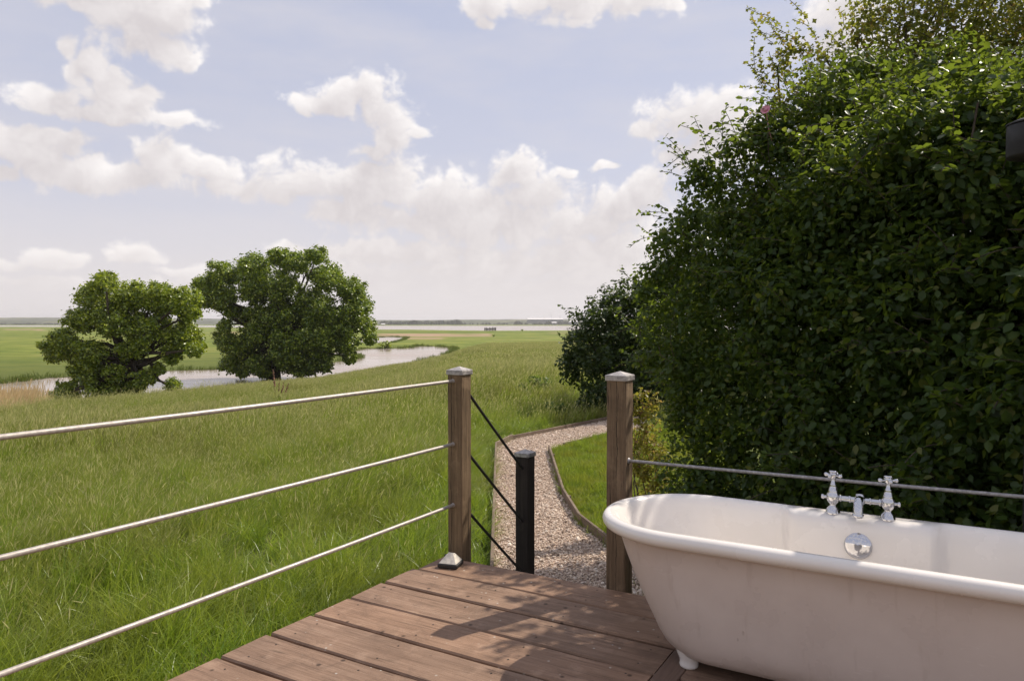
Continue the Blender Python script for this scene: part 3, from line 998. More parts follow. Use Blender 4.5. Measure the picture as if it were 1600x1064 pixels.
    for s in (-1, 1):
        x = s * 0.097
        h = MB()
        zc = tz + 0.148
        h.lathe((x, ty, zc - 0.016), [(0.0085, 0), (0.0135, 0.006), (0.014, 0.022), (0.012, 0.026)], 18)
        h.lathe((x, ty, zc + 0.010), [(0.0135, 0), (0.0160, 0.002), (0.0160, 0.006), (0.013, 0.0085), (0.0, 0.009)], 20)
        for q in range(4):
            w = q * math.pi / 2 + R(20) * s
            d = Vector((math.cos(w), math.sin(w), 0))
            h.lathe(Vector((x, ty, zc - 0.001)) + d * 0.009, [(0.0045, 0), (0.0042, 0.009), (0.0062, 0.013), (0.0085, 0.018), (0.0082, 0.023), (0.005, 0.027), (0.0, 0.028)], 14, d)
        h.build('tap_handle', chrome, tp)
build_bath()

# ================================================================== vegetation: scattering
SRC = {}
def scatter(name, label, cat, sources, P, rot, scale, idx, kind='stuff'):
    """one object whose points carry copies of a few source tufts"""
    c = bpy.data.collections.new(name + ' sources')         # not linked: sources themselves never render
    for i, (me, mats) in enumerate(sources):
        if not me.materials:
            for m in mats:
                me.materials.append(m)
        c.objects.link(bpy.data.objects.new('%s_source_%02d' % (name, i), me))
    me = bpy.data.meshes.new(name)
    n = len(P)
    me.vertices.add(n)
    me.vertices.foreach_set('co', np.asarray(P, np.float32).ravel())
    for an, ty, ar in (('rot', 'FLOAT_VECTOR', rot), ('scl', 'FLOAT_VECTOR', scale), ('idx', 'INT', idx)):
        a = me.attributes.new(an, ty, 'POINT')
        if ty == 'INT':
            a.data.foreach_set('value', np.asarray(ar, np.int32))
        else:
            a.data.foreach_set('vector', np.asarray(ar, np.float32).ravel())
    me.update()
    o = obj(name, me)
    g = bpy.data.node_groups.new(name, 'GeometryNodeTree')
    g.interface.new_socket('Geometry', in_out='INPUT', socket_type='NodeSocketGeometry')
    g.interface.new_socket('Geometry', in_out='OUTPUT', socket_type='NodeSocketGeometry')
    gi = g.nodes.new('NodeGroupInput'); go = g.nodes.new('NodeGroupOutput')
    ip = g.nodes.new('GeometryNodeInstanceOnPoints')
    ci = g.nodes.new('GeometryNodeCollectionInfo')
    ci.inputs['Collection'].default_value = c
    ci.inputs['Separate Children'].default_value = True
    ci.inputs['Reset Children'].default_value = True
    def na(nm, ty):
        nd = g.nodes.new('GeometryNodeInputNamedAttribute')
        nd.data_type = ty
        nd.inputs['Name'].default_value = nm
        return nd.outputs['Attribute']
    er = g.nodes.new('FunctionNodeEulerToRotation')
    L = g.links.new
    L(gi.outputs[0], ip.inputs['Points'])
    L(ci.outputs[0], ip.inputs['Instance'])
    ip.inputs['Pick Instance'].default_value = True
    L(na('idx', 'INT'), ip.inputs['Instance Index'])
    L(na('rot', 'FLOAT_VECTOR'), er.inputs[0])
    L(er.outputs[0], ip.inputs['Rotation'])
    L(na('scl', 'FLOAT_VECTOR'), ip.inputs['Scale'])
    L(ip.outputs[0], go.inputs[0])
    md = o.modifiers.new('scatter', 'NODES')
    md.node_group = g
    tag(o, label, cat, kind=kind)
    return o

def blades(rr, n, rad, hgt, wid, bend, segs=4, seed_frac=0.0, lean=(0.15, -0.1), seed_len=0.06):
    """a tuft: n tapering bent blades; some end in a seed head (second material)"""
    V = []; F = []; T = []; MI = []; BL = []
    for i in range(n):
        a = rr.uniform(0, 6.283); r = rad * math.sqrt(rr.uniform())
        x0, y0 = r * math.cos(a), r * math.sin(a)
        h = hgt * rr.uniform(0.55, 1.08)
        w = wid * rr.uniform(0.6, 1.3)
        d = rr.uniform(0, 6.283)
        bd = bend * rr.uniform(0.2, 1.5)
        dx, dy = math.cos(d) * bd + lean[0] * rr.uniform(.3, 1.5), math.sin(d) * bd + lean[1] * rr.uniform(.3, 1.5)
        seed = rr.uniform() < seed_frac
        if seed:
            h *= 1.25; w *= 0.45; dx *= .8; dy *= .8
        fa = rr.uniform(0, 3.1416)
        wx, wy = math.cos(fa), math.sin(fa)
        b = len(V); blv = rr.uniform(0, 1) ** 1.2
        for k in range(segs + 1):
            t = k / segs
            cx = x0 + dx * h * t ** 2.0; cy_ = y0 + dy * h * t ** 2.0
            cz = h * (t - 0.22 * bd * t * t * t)
            ww = w * (1 - 0.85 * t ** 1.6) if not seed else w * (1 - .4 * t)
            if k == segs and not seed:
                ww = w * 0.06
            V.append((cx - wx * ww / 2, cy_ - wy * ww / 2, cz)); V.append((cx + wx * ww / 2, cy_ + wy * ww / 2, cz))
            T += [t, t]; BL += [blv, blv]
        for k in range(segs):
            F.append((b + 2 * k, b + 2 * k + 1, b + 2 * k + 3, b + 2 * k + 2)); MI.append(0)
        if seed:
            tx, ty, tz = cx, cy_, cz
            ux, uy, uz = dx * 1.3, dy * 1.3, 1.0
            ln = math.sqrt(ux * ux + uy * uy + uz * uz)
            sl = seed_len * rr.uniform(.7, 1.3)
            ux, uy, uz = (q / ln * sl for q in (ux, uy, uz))
            sw = wid * rr.uniform(0.6, 1.15)
            for (ex, ey) in ((wx, wy), (-wy, wx)):
                b = len(V)
                for t, q in ((0, .2), (.3, 1), (.7, .75), (1, .1)):
                    V.append((tx + ux * t - ex * sw * q / 2, ty + uy * t - ey * sw * q / 2, tz + uz * t)); V.append((tx + ux * t + ex * sw * q / 2, ty + uy * t + ey * sw * q / 2, tz + uz * t))
                    T += [1, 1]; BL += [blv, blv]
                for k in range(3):
                    F.append((b + 2 * k, b + 2 * k + 1, b + 2 * k + 3, b + 2 * k + 2)); MI.append(1)
    me = npmesh('tuft', V, F, False, {'t': T, 'blade': BL})
    me.polygons.foreach_set('material_index', np.array(MI, np.int32))
    return me

G_LUSH = leaf_mat('lush grass', [(0.0, (0.062, 0.135, 0.010)), (0.4, (0.130, 0.220, 0.018)), (0.8, (0.225, 0.300, 0.040)), (1.0, (0.34, 0.38, 0.09))], (0.48, 0.58, 0.03), 0.36, 0.36, 0.5, inst=True, tip=(0.29, 0.35, 0.06), tint=((0.235, 0.265, 0.030), 0.8, .7))
G_MEAD = leaf_mat('meadow grass', [(0.0, (0.062, 0.125, 0.012)), (0.4, (0.130, 0.195, 0.024)), (0.75, (0.220, 0.260, 0.050)), (1.0, (0.34, 0.34, 0.11))], (0.50, 0.55, 0.05), 0.35, 0.38, 0.5, inst=True, tip=(0.29, 0.315, 0.080), tint=((0.225, 0.205, 0.060), 0.20, .7))
G_SEED = leaf_mat('seed heads', [(0.0, (0.26, 0.25, 0.11)), (0.5, (0.42, 0.40, 0.18)), (1.0, (0.58, 0.55, 0.30))], (0.52, 0.52, 0.20), 0.35, 0.7, 0.2, inst=True)
G_LAWN = leaf_mat('short grass', [(0.0, (0.085, 0.150, 0.014)), (0.5, (0.135, 0.200, 0.020)), (1.0, (0.27, 0.29, 0.05))], (0.36, 0.42, 0.03), 0.40, 0.5, 0.3, inst=True, tint=((0.27, 0.28, 0.035), 2.4, .7))
G_REED = leaf_mat('dry reeds', [(0.0, (0.46, 0.36, 0.21)), (0.5, (0.60, 0.48, 0.30)), (1.0, (0.68, 0.57, 0.38))], (0.58, 0.46, 0.27), 0.3, 0.7, 0.2, inst=True)
G_SEDGE = leaf_mat('bank sedge', [(0.0, (0.055, 0.085, 0.018)), (0.5, (0.085, 0.118, 0.024)), (1.0, (0.13, 0.145, 0.04))], (0.16, 0.2, 0.03), 0.35, 0.6, 0.2, inst=True)

DK_POLY = np.array([dk(-0.03, 0.02)[:2], dk(4.7, 0.02)[:2], dk(4.7, -5.4)[:2], dk(-0.03, -5.4)[:2]])
def wedge(n_per_m2, r0, r1, a0, a1, rr):
    a0, a1 = R(a0), R(a1)
    n = int((a1 - a0) / 2 * (r1 * r1 - r0 * r0) * n_per_m2)
    a = rr.uniform(a0, a1, n)
    r = np.sqrt(rr.uniform(r0 * r0, r1 * r1, n))
    return np.stack([np.sin(a) * r, np.cos(a) * r], -1)
LAWN = np.array(RIGHT_EDGE[1:7] + [survey(1010, 690, G0), survey(1010, 760, G0), survey(1010, 840, G0)])
def lush_zone(P):
    """0 = tall seeding meadow, 1 = lush short-lived growth along the deck and path"""
    s = signed(P, DK_POLY)
    p = signed(P, PATH)
    q = np.maximum(smooth01((s + 3.4) / 2.2), smooth01((p + 1.6) / 1.2))
    return np.clip(q + 0.3 * wob(P[:, 0] * 2, P[:, 1] * 2), 0, 1)
def rot_rand(rr, n, tilt=0.12):
    return np.column_stack([rr.normal(0, tilt, n), rr.normal(0, tilt, n), rr.uniform(-0.9, 0.9, n)])
def bank_ok(P, margin):
    r = np.hypot(P[:, 0], P[:, 1]); a = np.arctan2(P[:, 0], P[:, 1])
    return r < np.interp(a, BA, BD) * margin
def build_grass():
    rr = np.random.default_rng(21)
    lush = [(blades(rr, 44, 0.10, 0.36, 0.0060, 0.75, 5, lean=(0.30, -0.12)), [G_LUSH, G_SEED]) for _ in range(4)]
    mead = [(blades(rr, 42, 0.12, 0.44, 0.0050, 0.48, 4, 0.17, lean=(0.34, -0.12)), [G_MEAD, G_SEED]) for _ in range(4)]
    mix = [(blades(rr, 42, 0.12, 0.42, 0.0056, 0.60, 5, 0.04, lean=(0.28, -0.10)), [G_LUSH, G_SEED]) for _ in range(3)]
    src = lush + mix + mead
    P = wedge(88, 2.4, 13.5, -62, 20, rr)
    out = signed(P, DK_POLY) < -0.02
    pth = signed(P, PATH) < -0.045
    lawn = signed(P, LAWN) < 0.0
    P = P[out & pth & lawn]
    P = P[~((P[:, 0] > 1.35) & (P[:, 1] < 12))]
    q = lush_zone(P)
    u = rr.uniform(0, 1, len(P))
    keep = rr.uniform(0, 1, len(P)) < 0.80 + 0.3 * wob(P[:, 0] * 1.7 + 3, P[:, 1] * 2.1)
    P, q, u = P[keep], q[keep], u[keep]
    idx = np.where(u < q * 0.9, rr.integers(0, 4, len(P)), np.where(rr.uniform(0, 1, len(P)) < 0.35, rr.integers(4, 7, len(P)), rr.integers(7, 11, len(P))))
    hgt = np.clip(1.0 + 0.5 * wob(P[:, 0] * 2.6, P[:, 1] * 2.6 + 1) + 0.3 * wob(P[:, 0] * .9 + 2, P[:, 1] * .9), .35, 1.8) * rr.uniform(0.6, 1.3, len(P)) * np.where(signed(P, PATH) > -0.35, 0.55, 1.0)
    sc = np.column_stack([hgt ** .4, hgt ** .4, hgt])
    scatter('meadow_grass', 'long green grass growing around the deck and beside the path', 'grass', src, np.column_stack([P, ground_z(P) - 0.01]), rot_rand(rr, len(P), 0.24), sc, idx)
    # middle distance
    mid = [(blades(rr, 40, 0.24, 0.42, 0.012, 0.34, 3, 0.19, lean=(0.30, -0.1), seed_len=.075), [G_MEAD, G_SEED]) for _ in range(5)]
    mid += [(blades(rr, 40, 0.24, 0.38, 0.014, 0.45, 3, 0.03, lean=(0.25, -0.1), seed_len=.075), [G_LUSH, G_SEED]) for _ in range(3)]
    P = wedge(17, 13.5, 40, -58, 14, rr)
    P = P[(signed(P, PATH) < -0.15) & bank_ok(P, 0.99) & (signed(P, LAWN) < 0)]
    idx = np.where(rr.uniform(0, 1, len(P)) < 0.74 - 0.25 * wob(P[:, 0] * .6, P[:, 1] * .5), rr.integers(0, 5, len(P)), rr.integers(5, 8, len(P)))
    hgt = np.clip(1 + .45 * wob(P[:, 0] * .9, P[:, 1] * .8) + .3 * wob(P[:, 0] * .3, P[:, 1] * .3), .35, 1.8) * rr.uniform(.65, 1.25, len(P))
    scatter('field_grass', 'seeding tall grass of the sloping meadow in the middle distance', 'grass', mid, np.column_stack([P, ground_z(P) - 0.01]), rot_rand(rr, len(P)), np.column_stack([hgt ** .4, hgt ** .4, hgt]), idx)
    far = [(blades(rr, 42, 0.60, 0.34, 0.032, 0.34, 3, 0.26, lean=(0.28, -0.1), seed_len=.085), [G_MEAD, G_SEED]) for _ in range(5)]
    far += [(blades(rr, 42, 0.60, 0.32, 0.038, 0.45, 3, 0.05, lean=(0.25, -0.1), seed_len=.085), [G_LUSH, G_SEED]) for _ in range(2)]
    P = np.concatenate([wedge(2.8, 40, 110, -50, 12, rr), wedge(1.0, 110, 235, -14, 12, rr)])
    P = P[bank_ok(P, 0.992)]
    idx = np.where(rr.uniform(0, 1, len(P)) < 0.8, rr.integers(0, 5, len(P)), rr.integers(5, 7, len(P)))
    hgt = rr.uniform(.6, 1.2, len(P)) * np.interp(np.hypot(P[:, 0], P[:, 1]) / np.interp(np.arctan2(P[:, 0], P[:, 1]), BA, BD), [.6, .95], [1.0, .7])
    scatter('far_grass', 'far edge of the seeding meadow above the river bank', 'grass', far, np.column_stack([P, ground_z(P) - 0.02]), rot_rand(rr, len(P)), np.column_stack([hgt ** .4, hgt ** .4, hgt]), idx)
    # mown lawn patch between path and hedge, and the strip behind the bath
    lawn = [(blades(rr, 46, 0.085, 0.105, 0.0065, 0.8, 3, 0.0, lean=(0.1, -.1)), [G_LAWN, G_SEED]) for _ in range(5)]
    lo, hi = LAWN.min(0), LAWN.max(0)
    P = np.stack([rr.uniform(lo[0], hi[0] + .9, 9000), rr.uniform(lo[1] - 2.2, hi[1], 9000)], -1)
    P = P[(signed(P, PATH) < -0.03) & (signed(P, DK_POLY) < -0.05) & ((signed(P, LAWN) > 0.0) | (P[:, 0] > 0.95))]
    hgt = rr.uniform(.4, 1.5, len(P)) * (1 + .6 * wob(P[:, 0] * 5, P[:, 1] * 5))
    scatter('lawn_grass', 'short bright grass of the lawn patch between the path and the hedge', 'grass', lawn, np.column_stack([P, ground_z(P) - 0.004]), rot_rand(rr, len(P)), np.column_stack([np.ones(len(P)), np.ones(len(P)), hgt]), rr.integers(0, 5, len(P)))
    # tan reeds at the left river bank
    reed = [(blades(rr, 50, 0.7, 1.15, 0.032, 0.16, 3, 0.35, lean=(0.12, 0), seed_len=.3), [G_REED, G_REED]) for _ in range(4)]
    pts = []
    for (x, y, n, sx, sy) in ((12, 655, 230, 28, 7), (-35, 672, 240, 40, 12), (48, 646, 40, 10, 4), (-110, 690, 300, 60, 14), (-220, 715, 300, 70, 16)):
        for _ in range(n):
            pts.append(survey(x + rr.normal(0, sx * .6), y + rr.normal(0, sy * .5), ZW + .1))
    P = np.array(pts)
    scatter('reeds', 'pale tan dry reeds along the left end of the river bank', 'reeds', reed, np.column_stack([P, ground_z(P)]), rot_rand(rr, len(P), .05), np.column_stack([np.ones(len(P))] * 2 + [rr.uniform(.6, 1.1, len(P))]), rr.integers(0, 4, len(P)))
    # sedge along the water's edge
    sed = [(blades(rr, 40, 0.9, 0.65, 0.06, 0.4, 3, 0.0), [G_SEDGE, G_REED]) for _ in range(4)]
    pts = []
    for pl in POLYS[:2]:
        n = len(pl)
        for i in range(n):
            a, b_ = pl[i], pl[(i + 1) % n]
            L = np.hypot(*(b_ - a))
            for _ in range(int(min(L * 2.2, 700))):
                p = a + (b_ - a) * rr.uniform() + rr.normal(0, 0.5, 2)
                pts.append(p)
    P = np.array(pts)
    d = np.max([signed(P, p) for p in POLYS], 0)
    P = P[(d < 0.1) & (d > -3.0)]
    P = P[np.hypot(P[:, 0], P[:, 1]) > np.interp(np.arctan2(P[:, 0], P[:, 1]), BA, BD) * 1.06]
    scatter('bank_sedge', 'dark green sedge lining the banks of the winding river', 'sedge', sed, np.column_stack([P, ground_z(P)]), rot_rand(rr, len(P)), np.column_stack([np.ones(len(P))] * 2 + [rr.uniform(.5, 1.3, len(P))]), rr.integers(0, 4, len(P)))
build_grass()

def build_gravel():
    rr = np.random.default_rng(31)
    m, N, b = new_mat('gravel stones')
    f = N.n('ShaderNodeObjectInfo').outputs['Random']
    c = N.ramp(f, [(0.0, (0.14, 0.095, 0.07)), (0.12, (0.36, 0.27, 0.20)), (0.45, (0.58, 0.45, 0.345)), (0.75, (0.68, 0.55, 0.44)), (1.0, (0.78, 0.69, 0.59))])
    N.put(b.inputs['Base Color'], c)
    b.inputs['Roughness'].default_value = 0.85
    src = []
    import bmesh
    for i in range(6):
        bm = bmesh.new()
        bmesh.ops.create_icosphere(bm, subdivisions=1, radius=0.5)
        s = rr.uniform(.6, 1.2, 3) * np.array([1, .8, .6])
        for v in bm.verts:
            k = rr.uniform(.78, 1.15)
            v.co = Vector((v.co.x * s[0] * k, v.co.y * s[1] * k, v.co.z * s[2] * k))
        me = bpy.data.meshes.new('stone')
        bm.to_mesh(me); bm.free()
        src.append((me, [m]))
    lo, hi = PATH.min(0), PATH.max(0)
    n = 170000
    P = np.stack([rr.uniform(lo[0], hi[0], n), rr.uniform(4.2, hi[1], n)], -1)
    P = P[signed(P, PATH) > 0.012]
    sz = rr.lognormal(math.log(0.0145), 0.40, len(P))
    z = G0 + 0.03 + sz * .12 + rr.uniform(0, .010, len(P))
    rot = rr.uniform(-.5, .5, (len(P), 3)); rot[:, 2] = rr.uniform(0, 6.28, len(P))
    scatter('gravel', 'loose pinkish tan gravel of the garden path', 'gravel', src, np.column_stack([P, z]), rot, np.column_stack([sz, sz, sz]), rr.integers(0, 6, len(P)))
build_gravel()

# ================================================================== leaves
LEAF_A = (np.array([(0, 0, 0), (-.27, .28, .05), (0, .30, -.03), (.27, .28, .05), (-.29, .60, .04), (0, .62, -.05), (.29, .60, .04), (0, 1, -.10)]),
          [(0, 2, 1), (0, 3, 2), (1, 2, 5), (1, 5, 4), (2, 3, 6), (2, 6, 5), (4, 5, 7), (5, 6, 7)])
LEAF_B = (np.array([(0, 0, 0), (-.36, .48, .06), (0, 1, -.08), (.36, .48, .06)]), [(0, 2, 1), (0, 3, 2)])
LEAF_LOBED = (np.array([(0, 0, 0), (-.20, .30, .03), (-.48, .52, .05), (-.24, .66, .02), (0, 1.0, -.06), (.24, .66, .02), (.48, .52, .05), (.20, .30, .03), (0, .5, -.04)]),
              [(0, 8, 1), (1, 8, 2), (2, 8, 3), (3, 8, 4), (4, 8, 5), (5, 8, 6), (6, 8, 7), (7, 8, 0)])
def leaf_mesh(name, C, nrm, size, rr, tpl, rnd=None, axis=None):
    """one mesh of many leaves: centres C, facing nrm, length size"""
    n = len(C)
    nrm = nrm / np.maximum(np.linalg.norm(nrm, axis=1, keepdims=True), 1e-6)
    a = rr.normal(0, 1, (n, 3)) if axis is None else axis + rr.normal(0, .35, (n, 3))
    a = a - (a * nrm).sum(1, keepdims=True) * nrm
    a /= np.maximum(np.linalg.norm(a, axis=1, keepdims=True), 1e-6)
    b = np.cross(a, nrm)
    T, F = tpl
    k = len(T)
    curl = rr.uniform(.5, 1.8, (n, 1))
    wv = rr.uniform(.8, 1.15, (n, 1))
    V = (C[:, None, :] + (T[None, :, 0:1] * b[:, None, :] * wv[:, None] + (T[None, :, 1:2] - .3) * a[:, None, :] + T[None, :, 2:3] * nrm[:, None, :] * curl[:, None]) * size[:, None, None])
    Fa = (np.arange(n)[:, None, None] * k + np.array(F)[None]).reshape(-1, 3)
    if rnd is None:
        rnd = rr.uniform(0, 1, n)
    return npmesh(name, V.reshape(-1, 3), Fa, False, {'rnd': np.repeat(rnd, k)})
def lobe_leaves(rr, lobes, per, squash=1.0, shell=0.35, up=0.55, outw=0.7, jit=0.65, lump=0.22):
    """leaf positions in the outer shells of many overlapping lobes (x, y, z, r)"""
    Cs = []; Ns = []
    L = np.array(lobes)
    for (x, y, z, r) in lobes:
        n = max(4, int(per * r * r))
        d = rr.normal(0, 1, (n, 3)); d /= np.linalg.norm(d, axis=1, keepdims=True)
        f = 1 - np.abs(rr.normal(0, shell, n)); f = np.clip(f, 0.05, 1.0)
        ph = rr.uniform(0, 6.28, 6)
        bum = 1 + lump * (np.sin(d[:, 0] * 5 + ph[0]) * np.sin(d[:, 1] * 5 + ph[1]) + np.sin(d[:, 2] * 6 + ph[2]) * np.sin(d[:, 0] * 7 + ph[3])) + rr.normal(0, .05, n)
        C = np.array([x, y, z]) + d * (r * f * bum)[:, None] * np.array([1, 1, squash])
        # thin out leaves buried deep inside other lobes
        Cs.append(C)
        Ns.append(d * outw + np.array([0, 0, up]) + rr.normal(0, jit, (n, 3)))
    return np.concatenate(Cs), np.concatenate(Ns)
def cull_inside(C, N_, lobes, rr, depth=0.55, keep=0.12):
    L = np.array(lobes)
    m = np.full(len(C), 9.0)
    for (x, y, z, r) in L:
        m = np.minimum(m, np.linalg.norm(C - np.array([x, y, z]), axis=1) / r)
    ok = (m > depth) | (rr.uniform(0, 1, len(C)) < keep)
    return C[ok], N_[ok]
def limb(mb, a, b, r0, r1, rr, wig=0.12, n=7, seg=7):
    a = Vector(a); b = Vector(b)
    L = (b - a).length
    ph = [rr.uniform(0, 6) for _ in range(3)]
    pts = []
    for i in range(n + 1):
        t = i / n
        w = math.sin(t * math.pi) * wig * L
        pts.append(a.lerp(b, t) + Vector((w * math.sin(3 * t + ph[0]), w * math.sin(3 * t + ph[1]), w * .7 * math.sin(2.5 * t + ph[2]) + .15 * w)))
    mb.tube(pts, [r0 + (r1 - r0) * (i / n) for i in range(n + 1)], seg)
    return pts
BARK = wood_mat('bark', (0.035, 0.027, 0.020), (0.075, 0.058, 0.043), (0.14, 0.112, 0.085), (6, 6, 1.5), rough=0.95, cracks=0.5, bl=0.8)
TWIG = plain_mat('twigs', (0.075, 0.055, 0.042), 0.85, 0, 0.35, 12)

# ------------------------------------------------------------------ the two oaks on the bank
OAK_LEAF = leaf_mat('oak leaf', [(0.0, (0.035, 0.078, 0.007)), (0.45, (0.122, 0.178, 0.011)), (0.85, (0.260, 0.310, 0.022)), (1.0, (0.34, 0.39, 0.06))], (0.44, 0.58, 0.015), 0.20, 0.36, 0.6)
OAK_LEAF_PALE = leaf_mat('yellower oak leaf', [(0.0, (0.055, 0.098, 0.007)), (0.45, (0.155, 0.215, 0.013)), (0.85, (0.285, 0.340, 0.024)), (1.0, (0.38, 0.41, 0.06))], (0.54, 0.62, 0.015), 0.24, 0.36, 0.6)
def oak(name, label, base_px, lobes_px, mat, seed, trunk_px, depth_ratio=0.42, per=2600, leaf=0.21):
    rr = np.random.default_rng(seed)
    rp = random.Random(seed)
    bx0, by0 = survey(base_px[0], base_px[1], ZW + 0.1)
    dist = by0
    t = thing(name, label, 'tree', (bx0, by0, ZW + 0.1))
    s = dist / FOC
    def loc(px, py, dep=0.0):
        """picture units measured on a plane through the trunk -> local metres"""
        return ((px - 800) * s - bx0 + dep * (px - 800) / FOC, dep, EYE - (py - 505) * s - (ZW + 0.1) - dep * (py - 505) / FOC)
    W_ = max(abs(l[0] - base_px[0]) for l in lobes_px)
    lobes = []; main = []
    for (px, py, r) in lobes_px:
        # spread the boughs front to back so that the crown is as deep as it is wide
        q = math.sqrt(max(0.05, 1 - ((px - base_px[0]) / (W_ * 1.15)) ** 2))
        reps = 3 if q > 0.5 else 2
        for k in range(reps):
            dep = ((k + .5) / reps - .5) * 2 * W_ * s * depth_ratio * q + rp.uniform(-.6, .6)
            x, y, z = loc(px + rp.uniform(-.3, .3) * r, py + rp.uniform(-.2, .2) * r, dep)
            rad = r * s * rp.uniform(.8, 1.02)
            main.append((x, y, z, rad))
            for _ in range(13):
                d = Vector((rp.gauss(0, 1), rp.gauss(0, 1), rp.gauss(0, 1))).normalized()
                rs = rad * rp.uniform(.18, .40)
                p = Vector((x, y, z)) + Vector((d.x, d.y, d.z * .85)) * (rad * rp.uniform(.75, 1.12) - rs * .4)
                lobes.append((p.x, p.y, max(p.z, .25), rs))
    C, Nn = lobe_leaves(rr, lobes, per / 2.4, .8, 0.42, .65, .55, .6, .55)
    C2, N2 = lobe_leaves(rr, main, per * .16, .85, .5, .4, .6, .6, .2)
    C = np.concatenate([C, C2]); Nn = np.concatenate([Nn, N2])
    C = C[:]; ok = C[:, 2] > 0.05
    C, Nn = C[ok], Nn[ok]
    size = rr.uniform(.65, 1.3, len(C)) * leaf
    crown = obj('crown', leaf_mesh('crown', C, Nn, size, rr, LEAF_LOBED if False else LEAF_B, axis=None), mat, t)
    mb = MB()
    tx, ty_, tz = loc(*trunk_px)
    top = Vector((tx, 0, tz))
    mb.tube([(0, 0, -.4), (0, 0, .1), (tx * .25, 0.05, tz * .3), (tx * .6, 0.1, tz * .65), (tx, 0, tz)], [.95, .72, .56, .5, .44], 14)
    for (x, y, z, r) in main:
        if rp.random() < .5:
            pts = limb(mb, top + Vector((0, 0, rp.uniform(-.35, .1) * tz * .8)), (x, y, z), rp.uniform(.16, .26), .04, rp, .10, 8, 7)
            for _ in range(3):
                j = rp.randint(4, 8)
                p = Vector(pts[j])
                e = p + Vector((rp.gauss(0, 1), rp.gauss(0, 1), rp.gauss(.3, .8))).normalized() * r * .9
                limb(mb, p, e, .055, .015, rp, .1, 4, 5)
    mb.build('trunk', BARK, t)
    return t
LEFT_LOBES = [(165, 442, 20), (148, 462, 26), (200, 462, 30), (250, 455, 20), (255, 475, 32), (288, 470, 24), (300, 490, 20), (128, 497, 28), (178, 500, 36), (236, 512, 38), (285, 522, 24), (100, 530, 22), (70, 540, 11), (84, 552, 14), (112, 548, 22), (150, 553, 30),
              (268, 552, 20), (300, 545, 16), (312, 540, 9), (205, 545, 24), (135, 592, 26), (100, 612, 20), (85, 622, 12), (160, 608, 26), (190, 612, 20), (225, 590, 18), (246, 578, 14), (180, 580, 22), (205, 610, 16), (268, 604, 10), (120, 575, 14)]
RIGHT_LOBES = [(325, 448, 22), (318, 470, 16), (350, 428, 24), (348, 462, 26), (392, 418, 28), (437, 402, 19), (465, 412, 22), (395, 452, 26), (440, 440, 30), (497, 402, 16), (505, 432, 28), (545, 452, 24), (560, 478, 24), (570, 508, 18), (574, 528, 13), (535, 500, 32),
               (490, 480, 36), (445, 490, 34), (400, 495, 26), (365, 488, 16), (352, 510, 14), (352, 535, 18), (372, 545, 22), (400, 530, 26), (450, 535, 34), (500, 530, 32), (540, 538, 20), (362, 570, 18), (378, 582, 11), (398, 565, 22), (445, 568, 26), (490, 562, 24), (470, 580, 14), (510, 572, 14), (545, 558, 12), (415, 580, 14)]
oak('oak_tree', 'smaller yellowish green oak at the left, its low branches touching the bank', (202, 623), LEFT_LOBES, OAK_LEAF_PALE, 41, (208, 560), per=1900, leaf=.20)
oak('oak_tree', 'larger darker green broad oak, nearer the middle of the river bank', (428, 592), RIGHT_LOBES, OAK_LEAF, 42, (432, 520), per=1450, leaf=.24)

def small_bush(name, label, cat, px, py, w_px, h_px, mat, seed, group=None, z=None, leaf=.16, per=900):
    rr = np.random.default_rng(seed); rp = random.Random(seed)
    x0, y0 = survey(px, py, ZW + .12 if z is None else z)
    z0 = gz(x0, y0)
    s = y0 / FOC
    t = thing(name, label, cat, (x0, y0, z0), group=group)
    w, h = w_px * s, h_px * s
    lobes = [(rp.uniform(-.32, .32) * w, rp.uniform(-.32, .32) * w, h * rp.uniform(.25, .72), min(w, h) * rp.uniform(.2, .34)) for _ in range(11)]
    C, Nn = lobe_leaves(rr, lobes, per / (leaf / .16) ** 2, .9, .35)
    obj('foliage', leaf_mesh('foliage', C, Nn, rr.uniform(.6, 1.2, len(C)) * leaf, rr, LEAF_B), mat, t)
    mb = MB()
    for l in lobes[:7]:
        limb(mb, (rp.uniform(-.05, .05) * w, 0, -.05), l[:3], h * .03, h * .01, rp, .08, 4, 5)
    if leaf > .1:
        mb.build('stems', TWIG, t)
    return t
small_bush('bank_shrub', 'small dark shrub on the bank just right of the smaller oak', 'shrub', 268, 614, 30, 26, OAK_LEAF, 51, leaf=.17)
small_bush('marsh_shrub', 'low scrubby bush on the reedy spit in the river bend', 'shrub', 602, 544, 18, 13, OAK_LEAF_PALE, 52, leaf=.5, per=700)
small_bush('marsh_shrub', 'tiny dark bush at the tan reed bed below the timber jetty', 'shrub', 771, 526.5, 4.5, 4.5, OAK_LEAF, 53, leaf=.5, per=500)
small_bush('marsh_shrub', 'tiny dark bush at the water edge right of the timber jetty', 'shrub', 816, 517.3, 4, 3.5, OAK_LEAF, 54, leaf=.8, per=300)

